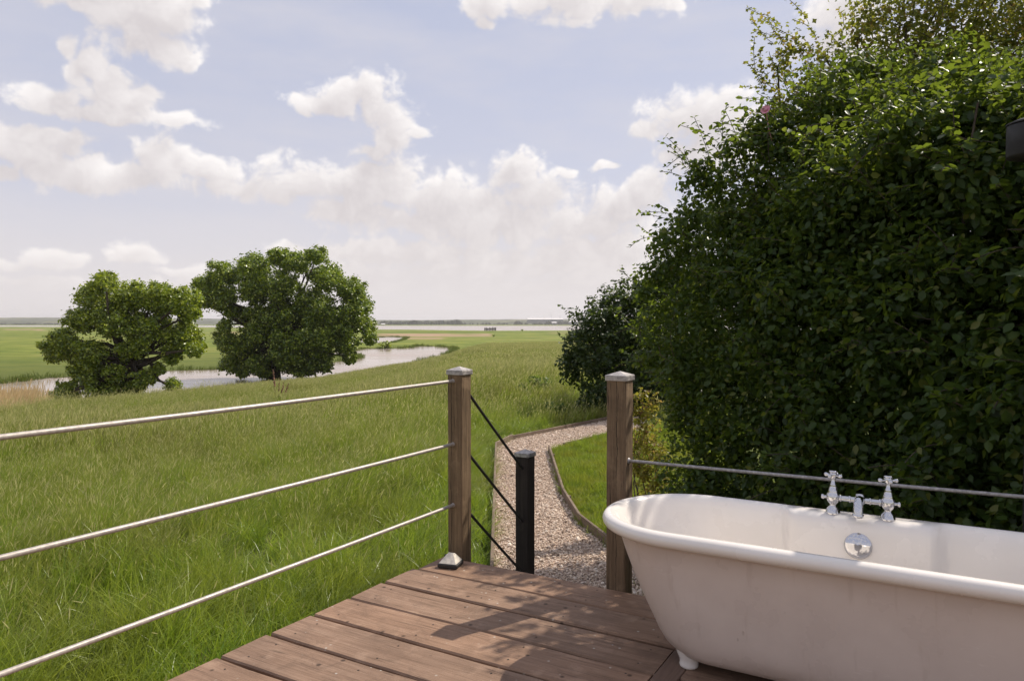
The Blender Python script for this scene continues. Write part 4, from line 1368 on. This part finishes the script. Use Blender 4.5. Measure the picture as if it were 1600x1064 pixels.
# ================================================================== hedge, hawthorn and bushes on the right
HEDGE_LEAF = leaf_mat('hedge leaf', [(0.0, (0.022, 0.045, 0.010)), (0.5, (0.042, 0.078, 0.014)), (0.85, (0.070, 0.110, 0.018)), (1.0, (0.13, 0.14, 0.03))], (0.38, 0.47, 0.03), 0.38, 0.46, 0.36)
HAW_LEAF = leaf_mat('hawthorn leaf', [(0.0, (0.055, 0.076, 0.014)), (0.5, (0.095, 0.115, 0.020)), (0.85, (0.14, 0.145, 0.028)), (1.0, (0.17, 0.095, 0.04))], (0.48, 0.47, 0.04), 0.44, 0.5, 0.3)
BUSH_LEAF = leaf_mat('bush leaf', [(0.0, (0.020, 0.038, 0.010)), (0.5, (0.036, 0.062, 0.014)), (1.0, (0.070, 0.095, 0.020))], (0.15, 0.2, 0.02), 0.34, 0.4, 0.4)
GOLD_LEAF = leaf_mat('golden leaf', [(0.0, (0.15, 0.16, 0.018)), (0.5, (0.28, 0.27, 0.035)), (0.85, (0.28, 0.23, 0.06)), (1.0, (0.22, 0.12, 0.06))], (0.42, 0.38, 0.05), 0.4, 0.45, 0.4)
def face_x(y):
    return 1.18 + (6.2 - y) * 0.548
def shoots(rr, starts, n, lmin, lmax, mb, leaf, up=0.5, droop=0.15):
    """young leafy shoots sticking out of a surface; returns leaf positions"""
    Cs = []; Ns = []; Ax = []
    k = rr.integers(0, len(starts[0]), n)
    for i in k:
        p = Vector(starts[0][i]); d = Vector(starts[1][i])
        d = (d.normalized() * .8 + Vector((0, 0, up)) + Vector(rr.normal(0, .35, 3))).normalized()
        L = rr.uniform(lmin, lmax)
        m = max(5, int(L / (leaf * .55)))
        pts = []
        side = d.cross(Vector((0, 0, 1)))
        side = side.normalized() if side.length > .01 else Vector((1, 0, 0))
        bend = Vector(rr.normal(0, .25, 3))
        for j in range(m + 1):
            t = j / m
            q = p + d * L * t + bend * L * t * t + Vector((0, 0, -droop * L * t * t))
            pts.append(q)
            if j > 0:
                for sgn in ((-1, 1) if rr.uniform() < .6 else ((-1,) if rr.uniform() < .5 else (1,))):
                    o = side * sgn + d * .5 + Vector(rr.normal(0, .35, 3))
                    Cs.append(q + o.normalized() * leaf * .35); Ax.append(o)
                    Ns.append(Vector((0, 0, 1)) + Vector(rr.normal(0, .5, 3)))
        mb.tube(pts[::max(1, m // 5)] + [pts[-1]], 0.0022 + .0015 * L, 4, False)
    return np.array(Cs), np.array(Ns), np.array(Ax)
def leaf_obj(name, mat, parent, parts, rr, tpl, smin, smax, warm=None, grow=None):
    C = np.concatenate([p[0] for p in parts]); Nn = np.concatenate([p[1] for p in parts])
    axis = np.concatenate([p[2] if len(p) > 2 and p[2] is not None else rr.normal(0, .6, (len(p[0]), 3)) + np.array([0, 0, -.5]) for p in parts])
    rnd = np.clip(rr.normal(.45, .25, len(C)), 0, .97)
    if warm is not None:
        rnd = np.where(rr.uniform(0, 1, len(C)) < warm, 1.0, rnd)
    sz = rr.uniform(smin, smax, len(C)) * (1 if grow is None else np.interp(C[:, 1], *grow))
    return obj(name, leaf_mesh(name, C, Nn, sz, rr, tpl, rnd, axis), mat, parent)

def build_hedge():
    rr = np.random.default_rng(61); rp = random.Random(61)
    t = thing('hedge', 'tall dark green broadleaf hedge behind the bath, filling the right side', 'hedge', (2.3, 5.6, G0))
    t.location = (0, 0, 0)
    ys = [2.5, 3.0, 3.5, 4.0, 4.6, 5.2, 5.7, 6.1, 6.3]
    tops = [1.95, 2.25, 2.42, 2.5, 2.58, 2.5, 2.3, 1.9, 1.5]
    lobes = []
    y = 2.5
    while y < 5.95:
        top = np.interp(y, ys, tops)
        z = G0 + .15
        while z < top - .15:
            r = rp.uniform(.26, .42)
            bulge = .16 * math.sin((z - G0) * 1.7) + .10 * math.sin(y * 2.3 + z)
            round_ = 0.55 * max(0, (z - (top - .8)) / .8) ** 2
            lobes.append((face_x(y) + r * .75 - bulge * .7 + round_ + rp.uniform(-.06, .14), y + rp.uniform(-.15, .15), z + rp.uniform(-.1, .1), r))
            z += .30
        # crown rising towards the back
        for k in range(5):
            lobes.append((face_x(y) + .55 + k * .36 + rp.uniform(-.1, .1), y + rp.uniform(-.2, .2), top - .30 + k * .07 + rp.uniform(-.18, .12), rp.uniform(.30, .44)))
        for k in range(3):
            lobes.append((face_x(y) + .9 + k * .4, y + rp.uniform(-.2, .2), top - 1.1 + rp.uniform(-.4, .3), rp.uniform(.4, .5)))
        y += .26
    # the far end leaning out over the bush
    for (px, py, d, r) in ((1000, 425, 6.1, .13), (1012, 465, 6.1, .18), (1030, 400, 6.0, .22), (1042, 355, 5.95, .19), (1075, 300, 5.85, .21), (1105, 262, 5.75, .21), (1150, 240, 5.65, .22), (1185, 210, 5.6, .20), (1022, 540, 6.1, .22), (1078, 620, 5.9, .25), (1036, 565, 6.0, .24), (1095, 690, 5.75, .24), (1105, 770, 5.6, .24), (1010, 500, 6.2, .2), (1050, 430, 6.0, .26), (1090, 350, 5.9, .26), (1130, 300, 5.8, .28), (1060, 500, 6.1, .3), (1180, 260, 5.7, .28), (1230, 220, 5.6, .28), (1240, 180, 5.7, .20), (1275, 155, 5.7, .24), (1300, 120, 5.8, .28), (1290, 190, 5.5, .28), (1345, 135, 5.7, .30), (1350, 190, 5.4, .30), (1400, 110, 5.7, .30), (1420, 170, 5.4, .30), (1470, 110, 5.6, .32), (1500, 160, 5.3, .3), (1550, 110, 5.5, .32), (1600, 120, 5.3, .32)):
        lobes.append(((px - 800) / FOC * d + r * .4, d, EYE - (py - 505) / FOC * d - r * .2, r))
    small = []
    for (x, y, z, r) in lobes:                     # leafy clumps on the face of each bough
        for _ in range(6):
            d = Vector((rp.gauss(-.5, 1), rp.gauss(0, 1), rp.gauss(.2, 1))).normalized()
            rs = r * rp.uniform(.28, .52)
            p = Vector((x, y, z)) + d * (r * 1.02 - rs * .5)
            small.append((p.x, p.y, p.z, rs))
    C, Nn = lobe_leaves(rr, lobes, 3600, 1.0, .40, .62, .55, .55, .20)
    C2, N2 = lobe_leaves(rr, small, 5600, 1.0, .30, .55, .65, .5, .25)
    C = np.concatenate([C, C2]); Nn = np.concatenate([Nn, N2])
    ok = C[:, 2] > G0 + .02
    C, Nn = C[ok], Nn[ok]
    # outer skin points for shoots
    m = np.full(len(C), 9.0)
    for (x, y_, z, r) in lobes:
        m = np.minimum(m, np.linalg.norm(C - np.array([x, y_, z]), axis=1) / r)
    skin = (m > 1.0) & (C[:, 2] > .2)
    skin &= (C[:, 0] < np.array([face_x(v) for v in C[:, 1]]) + .9)
    tw = MB()
    dirs = np.column_stack([-np.ones(len(C)) * .7, np.zeros(len(C)), np.full(len(C), .2)])
    S1 = shoots(rr, (C[skin], dirs[skin]), 300, .12, .30, tw, .055, .35, .35)
    hi = skin & (C[:, 2] > 1.9)
    S2 = shoots(rr, (C[hi], dirs[hi]), 110, .12, .32, tw, .05, .6, .15)
    tip = skin & (C[:, 1] > 5.5) & (C[:, 2] > .8)
    S3 = shoots(rr, (C[tip], dirs[tip] + np.array([0, 0, .6])), 50, .12, .34, tw, .05, .45, .15)
    leaf_obj('foliage', HEDGE_LEAF, t, [(C, Nn), S1, S2, S3], rr, LEAF_A, .028, .066, .035, ([3.2, 6.2], [1.30, .82]))
    # stems
    for _ in range(46):
        y = rp.uniform(2.8, 6.0)
        x = face_x(y) + rp.uniform(.55, 1.2)
        top = np.interp(y, ys, tops)
        pts = limb(tw, (x + .2, y, G0 - .05), (x + rp.uniform(-.1, .5), y + rp.uniform(-.5, .5), top - rp.uniform(.0, .5)), rp.uniform(.014, .032), .006, rp, .05, 8, 6)
        for _ in range(5):
            p = Vector(pts[rp.randint(2, 7)])
            limb(tw, p, p + Vector((rp.uniform(-.75, -.1), rp.uniform(-.5, .5), rp.uniform(.0, .5))), .006, .002, rp, .08, 5, 4)
    tw.build('stems', TWIG, t)
    # a single pink dog rose at the top of the far end
    d = 5.45
    fl = MB()
    c0 = Vector(((1194 - 800) / FOC * d, d, EYE - (175 - 505) / FOC * d))
    fl.lathe(c0, [(0.004, 0.0), (0.012, 0.004), (0.014, 0.012), (0.0, 0.016)], 8, Vector((-.5, -.6, .3)))
    for k in range(5):
        w = k * 2 * math.pi / 5
        q = Vector((0, 0, 1)).rotation_difference(Vector((-.5, -.6, .3)).normalized())
        pts = [(0.006, -.006, 0), (.022, -.020, .006), (.036, -.012, .014), (.034, 0, .010), (.036, .012, .014), (.022, .020, .006), (.006, .006, 0), (.02, 0, .002)]
        vs = [c0 + q @ (Matrix.Rotation(w, 3, 'Z') @ Vector(p)) for p in pts]
        fl.add(vs, [(7, i, i + 1) for i in range(6)] + [(7, 6, 0)], True)
    fl.tube([c0, c0 + Vector((.03, .03, -.12)), c0 + Vector((.10, .08, -.30))], .003, 5)
    fl.build('rose_flower', plain_mat('rose petal', (0.62, 0.26, 0.34), .6), t)
build_hedge()

def build_hawthorn():
    rr = np.random.default_rng(71); rp = random.Random(71)
    t = thing('hawthorn_tree', 'looser olive green hawthorn rising sunlit above the hedge at top right', 'tree', (3.5, 6.5, G0))
    base = Vector((3.5, 6.5, G0))
    def at(px, py, d):
        return ((px - 800) / FOC * d - base.x, d - base.y, EYE - (py - 505) / FOC * d - base.z)
    lobes = []
    for (px, py, d, r) in ((1215, 110, 6.59, 0.18), (1240, 75, 6.55, 0.21), (1265, 130, 6.59, 0.23), (1225, 160, 6.55, 0.21), (1290, 90, 6.59, 0.19), (1290, 175, 6.51, 0.28), (1340, 60, 6.55, 0.23), (1335, 130, 6.55, 0.30), (1375, 30, 6.59, 0.23), (1350, 20, 6.65, 0.18), (1390, 90, 6.55, 0.32), (1420, 40, 6.55, 0.32), (1440, 120, 6.51, 0.33),
                           (1470, 10, 6.59, 0.35), (1490, 80, 6.55, 0.35), (1530, 30, 6.55, 0.37), (1545, 120, 6.48, 0.35), (1580, 60, 6.55, 0.39), (1600, 150, 6.41, 0.35), (1640, 40, 6.55, 0.44), (1480, 160, 6.41, 0.32), (1400, 180, 6.41, 0.30), (1540, 190, 6.38, 0.32), (1660, 130, 6.48, 0.44), (1740, 60, 6.55, 0.53), (1500, -60, 6.69, 0.44), (1420, -30, 6.72, 0.32), (1600, -60, 6.69, 0.53), (1720, -70, 6.76, 0.62), (1840, 0, 6.76, 0.62),
                           (1300, 230, 6.55, 0.35), (1380, 250, 6.55, 0.40), (1460, 240, 6.55, 0.40), (1560, 260, 6.55, 0.44), (1240, 215, 6.55, 0.26)):
        x, y, z = at(px, py, d)
        lobes.append((x, y + r * .3, z, r))
        if r > .28:
            lobes.append((x + rp.uniform(-.2, .3), y + rp.uniform(.25, .6), z + rp.uniform(-.3, .2), r * rp.uniform(.8, 1.1)))
    C, Nn = lobe_leaves(rr, lobes, 4000, .95, .45, .5, .45, .7, .30)
    tw = MB()
    top = Vector((-.1, 0, 2.4))
    tw.tube([(0, 0, -.1), (.05, .03, .8), (-.05, 0, 1.7), top], [.13, .10, .085, .07], 10)
    for (x, y, z, r) in lobes:
        if rp.random() < .75:
            pts = limb(tw, top + Vector((0, 0, rp.uniform(-.9, .1))), (x, y, z), rp.uniform(.018, .035), .007, rp, .10, 9, 6)
            for _ in range(5):
                p = Vector(pts[rp.randint(5, 9)])
                limb(tw, p, p + Vector((rp.gauss(0, 1), rp.gauss(0, 1), rp.gauss(.3, 1))).normalized() * r * rp.uniform(.8, 1.5), .006, .002, rp, .12, 5, 4)
    L = np.array(lobes)
    m = np.full(len(C), 9.0)
    for (x, y_, z, r) in lobes:
        m = np.minimum(m, np.linalg.norm(C - np.array([x, y_, z]), axis=1) / r)
    sk = m > .9
    cen = np.array([0.5, .3, 3.2])
    S1 = shoots(rr, (C[sk], (C - cen)[sk]), 200, .12, .36, tw, .04, .15, .2)
    left = sk & (C[:, 0] < -.8) & (C[:, 2] > 3.2)
    S2 = shoots(rr, (C[left], (C - cen)[left]), 26, .2, .45, tw, .04, .35, .1) if left.any() else S1
    leaf_obj('crown', HAW_LEAF, t, [(C, Nn), S1, S2], rr, LEAF_LOBED, .030, .054, .10)
    tw.build('trunk', BARK, t)
build_hawthorn()

def build_far_bush():
    rr = np.random.default_rng(81); rp = random.Random(81)
    b0 = Vector((2.3, 15.8, G0))
    t = thing('bush', 'dense rounded dark bush where the gravel path turns out of sight', 'bush', b0)
    lobes = []
    for (px, py, d, r) in ((893, 545, 15.4, .36), (905, 575, 15.2, .42), (900, 520, 15.6, .30), (925, 490, 15.8, .40), (950, 470, 16, .45), (985, 462, 16.2, .5), (1020, 470, 16.4, .6), (930, 540, 15.4, .6), (960, 510, 15.6, .65), (1000, 520, 15.6, .8), (935, 600, 15.0, .55), (970, 590, 15.0, .7),
                           (1000, 600, 15, .7), (1040, 560, 15.6, 1.0), (915, 620, 14.8, .35), (940, 632, 14.75, .35), (980, 632, 14.8, .4), (1060, 480, 16.6, .9), (1100, 520, 16.6, 1.1), (1015, 640, 14.9, .45), (885, 590, 15.3, .25), (960, 560, 16.8, 1.0), (1020, 560, 17.2, 1.2), (1062, 388, 15.4, .6), (1078, 435, 15.5, .7), (1112, 352, 15.6, .7), (1048, 452, 15.4, .6), (1155, 335, 15.8, .9), (1130, 430, 15.8, 1.0), (1200, 400, 16, 1.2), (1140, 560, 15.8, 1.2), (990, 462, 15.6, .45), (1030, 440, 15.6, .5), (958, 476, 15.7, .36), (915, 500, 15.5, .5), (890, 560, 15.3, .4)):
        lobes.append(((px - 800) / FOC * d - b0.x + r * .35, d - b0.y + r * .4, EYE - (py - 505) / FOC * d - b0.z, r))
    sub = []
    for (x, y, z, r) in lobes:
        sub.append((x, y, z, r * .8))
        for _ in range(7):
            d = Vector((rp.gauss(0, 1), rp.gauss(0, 1), rp.gauss(0, 1))).normalized()
            rs = r * rp.uniform(.28, .45)
            p = Vector((x, y, z)) + d * (r - rs * .6)
            sub.append((p.x, p.y, p.z, rs))
    C, Nn = lobe_leaves(rr, sub, 2000, .95, .3, .6, .55, .55, .22)
    ok = C[:, 2] > 0
    C, Nn = C[ok], Nn[ok]
    tw = MB()
    m = np.full(len(C), 9.0)
    for (x, y_, z, r) in sub:
        m = np.minimum(m, np.linalg.norm(C - np.array([x, y_, z]), axis=1) / r)
    sk = (m > .95) & (C[:, 2] > .8)
    S1 = shoots(rr, (C[sk], (C - np.array([.3, .8, .8]))[sk]), 130, .15, .4, tw, .075, .5, .1)
    leaf_obj('foliage', BUSH_LEAF, t, [(C, Nn), S1], rr, LEAF_B, .06, .105, .03)
    for l in lobes[::2]:
        st = MB()
        limb(st, (rp.uniform(-.2, .9), rp.uniform(-.1, .7), -.05), l[:3], .035, .01, rp, .08, 6, 6)
        st.build('stem', TWIG, t)
build_far_bush()

def build_golden_shrub():
    rr = np.random.default_rng(91); rp = random.Random(91)
    b0 = Vector((1.17, 6.5, G0))
    t = thing('golden_shrub', 'small sunlit yellow green shrub between the tall split post and the hedge', 'shrub', b0)
    lobes = []
    for (px, py, d, r) in ((1003, 622, 6.5, .08), (1016, 636, 6.5, .10), (1000, 650, 6.5, .10), (1012, 675, 6.45, .12), (998, 695, 6.5, .10), (1020, 705, 6.4, .12), (1005, 735, 6.4, .12), (1026, 755, 6.35, .13), (1004, 785, 6.35, .12), (1034, 725, 6.4, .11), (1040, 790, 6.3, .11), (1020, 815, 6.3, .12), (992, 725, 6.45, .1)):
        lobes.append(((px - 800) / FOC * d - b0.x, d - b0.y, EYE - (py - 505) / FOC * d - b0.z, r))
    C, Nn = lobe_leaves(rr, lobes, 11000, 1.0, .4, .5, .5, .7, .3)
    ok = C[:, 2] > .02
    C, Nn = C[ok], Nn[ok]
    tw = MB()
    S1 = shoots(rr, (C, (C - np.array([0, 0, .5]))), 60, .06, .2, tw, .028, .6, .1)
    leaf_obj('foliage', GOLD_LEAF, t, [(C, Nn), S1], rr, LEAF_B, .024, .044, .12)
    for l in lobes:
        limb(tw, (rp.uniform(-.08, .08), rp.uniform(-.08, .08), -.03), l[:3], .008, .003, rp, .08, 5, 5)
    tw.build('stems', TWIG, t)
build_golden_shrub()

def build_weeds():
    """taller weeds by the bush and a rusty dock plant in the meadow"""
    rr = np.random.default_rng(95); rp = random.Random(95)
    spots = [(845, 600, 26, 30, 'low leafy weed clump in the meadow left of the dark bush'), (815, 605, 20, 22, 'smaller weed clump in the meadow, further left of the dark bush'), (870, 640, 26, 30, 'leafy weed clump growing in the shade at the foot of the dark bush')]
    for i, (px, py, w, h, lab) in enumerate(spots):
        small_bush('weed_clump', lab, 'weeds', px, py + 14, w * 1.3, h, G_WEED, 300 + i, z=G0, leaf=.085, per=420)
    x0, y0 = 0, 0
    d = 24.0
    px, base = 432, 640
    x0 = (px - 800) / FOC * d; y0 = d
    z0 = gz(x0, y0)
    t = thing('dock_plant', 'rusty brown seeding dock plant standing above the meadow grass below the larger oak', 'plant', (x0, y0, z0))
    rust = plain_mat('rusty seeds', (0.21, 0.105, 0.065), .85, 0, .5, 40)
    red = plain_mat('rusty stem', (0.19, 0.105, 0.065), .8)
    for (dx, h, r) in ((-.12, 1.22, .05), (.22, .86, .04), (.36, .80, .05), (.08, .95, .03)):
        stem = MB(); sh = MB()
        stem.tube([(dx * .3, 0, 0), (dx * .6, .02, h * .5), (dx * .9, .03, h * .9)], [.008, .006, .004], 6)
        so_ = stem.build('stem', red, t)
        m_ = 16
        pts = [(dx * (.6 + .8 * (.62 + .43 * k / m_ - .5)) + rp.gauss(0, .012), .03 + rp.gauss(0, .012), h * (.62 + .43 * k / m_)) for k in range(m_ + 1)]
        rad = [r * rp.uniform(.25, 1.1) * (1 - .75 * k / m_) for k in range(m_ + 1)]
        sh.tube(pts, rad, 6)
        sh.build('seed_head', rust, so_)
    Cl = np.column_stack([rr.normal(0, .10, 14), rr.normal(0, .1, 14), rr.uniform(.1, .45, 14)])
    obj('leaves', leaf_mesh('leaves', Cl, rr.normal(0, .6, (14, 3)) + np.array([0, 0, .5]), rr.uniform(.14, .26, 14), rr, LEAF_A), G_WEED, t)
G_WEED = leaf_mat('weed leaf', [(0.0, (0.045, 0.090, 0.014)), (0.5, (0.075, 0.128, 0.018)), (1.0, (0.12, 0.16, 0.03))], (0.18, 0.27, 0.03), 0.38, 0.5, 0.35)
build_weeds()

# ================================================================== lantern by the hedge at the right edge
def build_lantern():
    x, y = 2.235, 3.20
    t = thing('lantern', 'black lantern against the hedge at the right edge', 'lantern', (x, y, G0))
    blk = plain_mat('black iron', (0.009, 0.008, 0.008), 0.6, 0.0, 0.2, 30)
    z0 = 2.00 - G0
    p = MB()
    p.lathe((0, 0, 0), [(0.06, -.1), (0.06, .04), (0.03, .07), (0.019, .12), (0.017, z0 - .02), (0.024, z0)], 16)
    p.build('pole', blk, t)
    h = MB()
    h.lathe((0, 0, z0), [(0.05, 0), (0.098, 0.012), (0.100, 0.02), (0.100, 0.14), (0.098, 0.15), (0.09, .152)], 28)
    h.build('housing', blk, t)
    c = MB()
    c.lathe((0, 0, z0 + .152), [(0.102, 0), (0.102, .005), (0.07, .018), (0.02, .026), (0.0, .028)], 28)
    c.build('lid', plain_mat('grey lid', (0.025, 0.024, 0.023), 0.6, 0.2, 0.2, 30), t)
build_lantern()

# ================================================================== far things across the marsh
def build_far_things():
    rp = random.Random(3)
    dark = plain_mat('tarred timber', (0.045, 0.035, 0.030), .9, 0, .3, 2)
    x, y = survey(766, 517.2, ZW)
    t = thing('timber_jetty', 'row of dark timber piles standing at the estuary edge', 'jetty', (x, y, ZW))
    s = y / FOC
    for row in (0, 1):
        for k in range(8):
            mb = MB()
            h = rp.uniform(4.6, 6.0) * s * (1.0 if k not in (2,) else .8)
            mb.tube([(-8.5 * s + k * 2.4 * s, row * 3, -1), (-8.5 * s + k * 2.4 * s + rp.uniform(-.1, .1), row * 3, h)], .34, 8)
            mb.build('pile', dark, t)
    mb = MB()
    mb.box((0, 1.5, 2.4 * s), (18.5 * s, 3.4, .35)); mb.box((0, -.45, 3.6 * s), (18 * s, .22, .3))
    mb.build('beam', dark, t)
    # hut on the marsh
    x, y = survey(302, 520, ZW)
    s = y / FOC
    t = thing('hut', 'small dark brown hut on the marsh between the two oaks', 'hut', (x, y, ZW))
    w, d, h = 8 * s, 6 * s, 5 * s
    mb = MB(); mb.box((0, 0, h / 2 + .15), (w, d, h), ch=.03); mb.build('walls', plain_mat('brown boards', (0.11, 0.075, 0.055), .9, 0, .3, 3), t)
    mb = MB()
    k = .25; r0 = h + .15
    mb.add([(-w/2-k, -d/2-k, r0), (w/2+k, -d/2-k, r0), (w/2+k, d/2+k, r0), (-w/2-k, d/2+k, r0), (-w/2-k, 0, r0 + 3 * s), (w/2+k, 0, r0 + 3 * s)], [(0, 1, 5, 4), (2, 3, 4, 5), (0, 4, 3), (1, 2, 5), (0, 3, 2, 1)])
    mb.build('roof', plain_mat('dark felt roof', (0.03, 0.025, 0.024), .9, 0, .3, 3), t)
    mb = MB(); mb.box((w * .2, -d / 2 - .03, h * .35 + .15), (w * .22, .06, h * .68)); mb.build('door', plain_mat('worn door', (0.20, 0.14, 0.11), .9, 0, .3, 3), t)
    # sheds on the far shore
    white = plain_mat('pale sheet roof', (0.72, 0.70, 0.68), .6, 0, .05, .2)
    wall = plain_mat('grey shed wall', (0.22, 0.22, 0.23), .8, 0, .1, .2)
    def shed(px, py, w_px, h_px, d_m, dist, lab):
        s = dist / FOC
        x0 = (px - 800) * s
        w, h = w_px * s, h_px * s
        zt = EYE - (py - 505) * s
        t = thing('warehouse', lab, 'warehouse', (x0, dist, zt - h), group='pale roofed sheds on the far shore')
        hb = h * .55
        b = MB(); b.box((0, d_m / 2, hb / 2 - 4), (w, d_m, hb + 8)); b.build('walls', wall, t)
        r = MB()
        e = .6
        r.add([(-w/2-e, -e, hb), (w/2+e, -e, hb), (w/2+e, d_m + e, hb), (-w/2-e, d_m + e, hb), (-w/2-e, d_m / 2, h), (w/2+e, d_m / 2, h)], [(0, 1, 5, 4), (2, 3, 4, 5), (0, 4, 3), (1, 2, 5), (0, 3, 2, 1)])
        r.build('roof', white, t)
        dd = MB(); dd.box((w * .2, -.15, hb * .4), (w * .12, .3, hb * .8)); dd.build('door', plain_mat('shed door', (0.12, 0.13, 0.15), .7), t)
    shed(852, 497.2, 56, 4.0, 60, 2600, 'long low warehouse with a pale roof behind the far trees')
    shed(896, 501.0, 13, 4.0, 30, 2300, 'small white roofed shed on the far shore near the dark bush')
    shed(866, 503.0, 7, 3.0, 18, 2250, 'tiny pale shed on the far shore left of the white roofed one')
    shed(598, 505.5, 5, 3.0, 15, 2250, 'tiny pale shed alone on the far shore beside the larger oak')
    # mast
    steel = plain_mat('mast steel', (0.25, 0.25, 0.27), .6, .3)
    for px, top, lab in ((861, 489, 'tall thin lattice mast behind the warehouse on the far shore'), (875, 493.5, 'shorter thin mast right of the tall one on the far shore')):
        dist = 2700; s = dist / FOC
        t = thing('radio_mast', lab, 'mast', ((px - 800) * s, dist, -4.3))
        h = EYE - (top - 505) * s + 4.3
        mb = MB()
        for k in range(3):
            w = k * 2.094
            mb.tube([(.9 * math.cos(w), .9 * math.sin(w), 0), (.3 * math.cos(w), .3 * math.sin(w), h)], .16, 5)
        for k in range(14):
            z = h * k / 14
            mb.box((0, 0, z), (1.5 * (1 - k / 20), 1.5 * (1 - k / 20), .15))
        mb.build('lattice', steel, t)
        mb = MB(); mb.tube([(0, 0, h), (0, 0, h + 4)], .12, 5); mb.build('antenna', steel, t)
    # trees of the far shore: too many and too far to count
    rr = np.random.default_rng(15)
    Cs = []; Ns = []; Sz = []
    runs = [(596, 640, 506.0, 6, 60), (600, 700, 506.5, 4, 70), (640, 720, 505.8, 7, 70), (712, 716, 505.5, 9, 8), (730, 760, 506.5, 4, 24), (805, 815, 506.2, 6, 14), (826, 862, 507.0, 9, 90), (855, 905, 506.0, 6, 70), (900, 1100, 506.0, 8, 160), (760, 830, 506.5, 3, 50),
            (-50, 110, 507.5, 3, 120), (320, 360, 507.0, 4, 40), (-400, -50, 507.5, 4, 120), (700, 1000, 504.8, 3.5, 150)]
    for (x0, x1, y, h, n) in runs:
        for _ in range(n):
            dist = 5.6 * FOC / (y - 505 + rr.normal(0, .1)) if y > 506.4 else rr.uniform(2350, 2850)
            dist = min(max(dist, 2150), 2900)
            s = dist / FOC
            px = rr.uniform(x0, x1)
            hh = h * s * rr.uniform(.5, 1.1)
            c0 = np.array([(px - 800) * s, dist, -4.3 + hh * .5])
            m = 46
            d = rr.normal(0, 1, (m, 3)); d /= np.linalg.norm(d, axis=1, keepdims=True)
            Cs.append(c0 + d * np.array([hh * .55, hh * .55, hh * .5]) * rr.uniform(.55, 1, (m, 1)))
            Ns.append(d + np.array([0, 0, .4])); Sz.append(np.full(m, hh * .42) * rr.uniform(.6, 1.2, m))
    C = np.concatenate(Cs); Nn = np.concatenate(Ns); S = np.concatenate(Sz)
    fm = leaf_mat('far foliage', [(0.0, (0.018, 0.028, 0.010)), (0.5, (0.032, 0.044, 0.014)), (1.0, (0.055, 0.066, 0.022))], (0.06, 0.08, 0.02), .2, .8, .1)
    tag(obj('far_woods', leaf_mesh('far_woods', C, Nn, S, rr, LEAF_B), fm), 'hazy belts of trees along the far shore', 'woods', kind='stuff')
build_far_things()

# ================================================================== air
def build_haze():
    m = bpy.data.materials.new('haze')
    m.use_nodes = True
    N = NT(m.node_tree)
    m.node_tree.nodes.remove(m.node_tree.nodes['Principled BSDF'])
    v = N.n('ShaderNodeVolumePrincipled')
    v.inputs['Color'].default_value = (0.97, 0.955, 0.97, 1)
    v.inputs['Density'].default_value = HAZE
    v.inputs['Anisotropy'].default_value = 0.2
    m.node_tree.links.new(v.outputs[0], m.node_tree.nodes['Material Output'].inputs['Volume'])
    mb = MB()
    z0, z1 = -6.5, 62.0
    mb.box((0, 0, (z0 + z1) / 2), (19000, 19000, z1 - z0))
    o = mb.build('haze', m)
    tag(o, kind='stuff')
HAZE = 0.00012
if HAZE: build_haze()
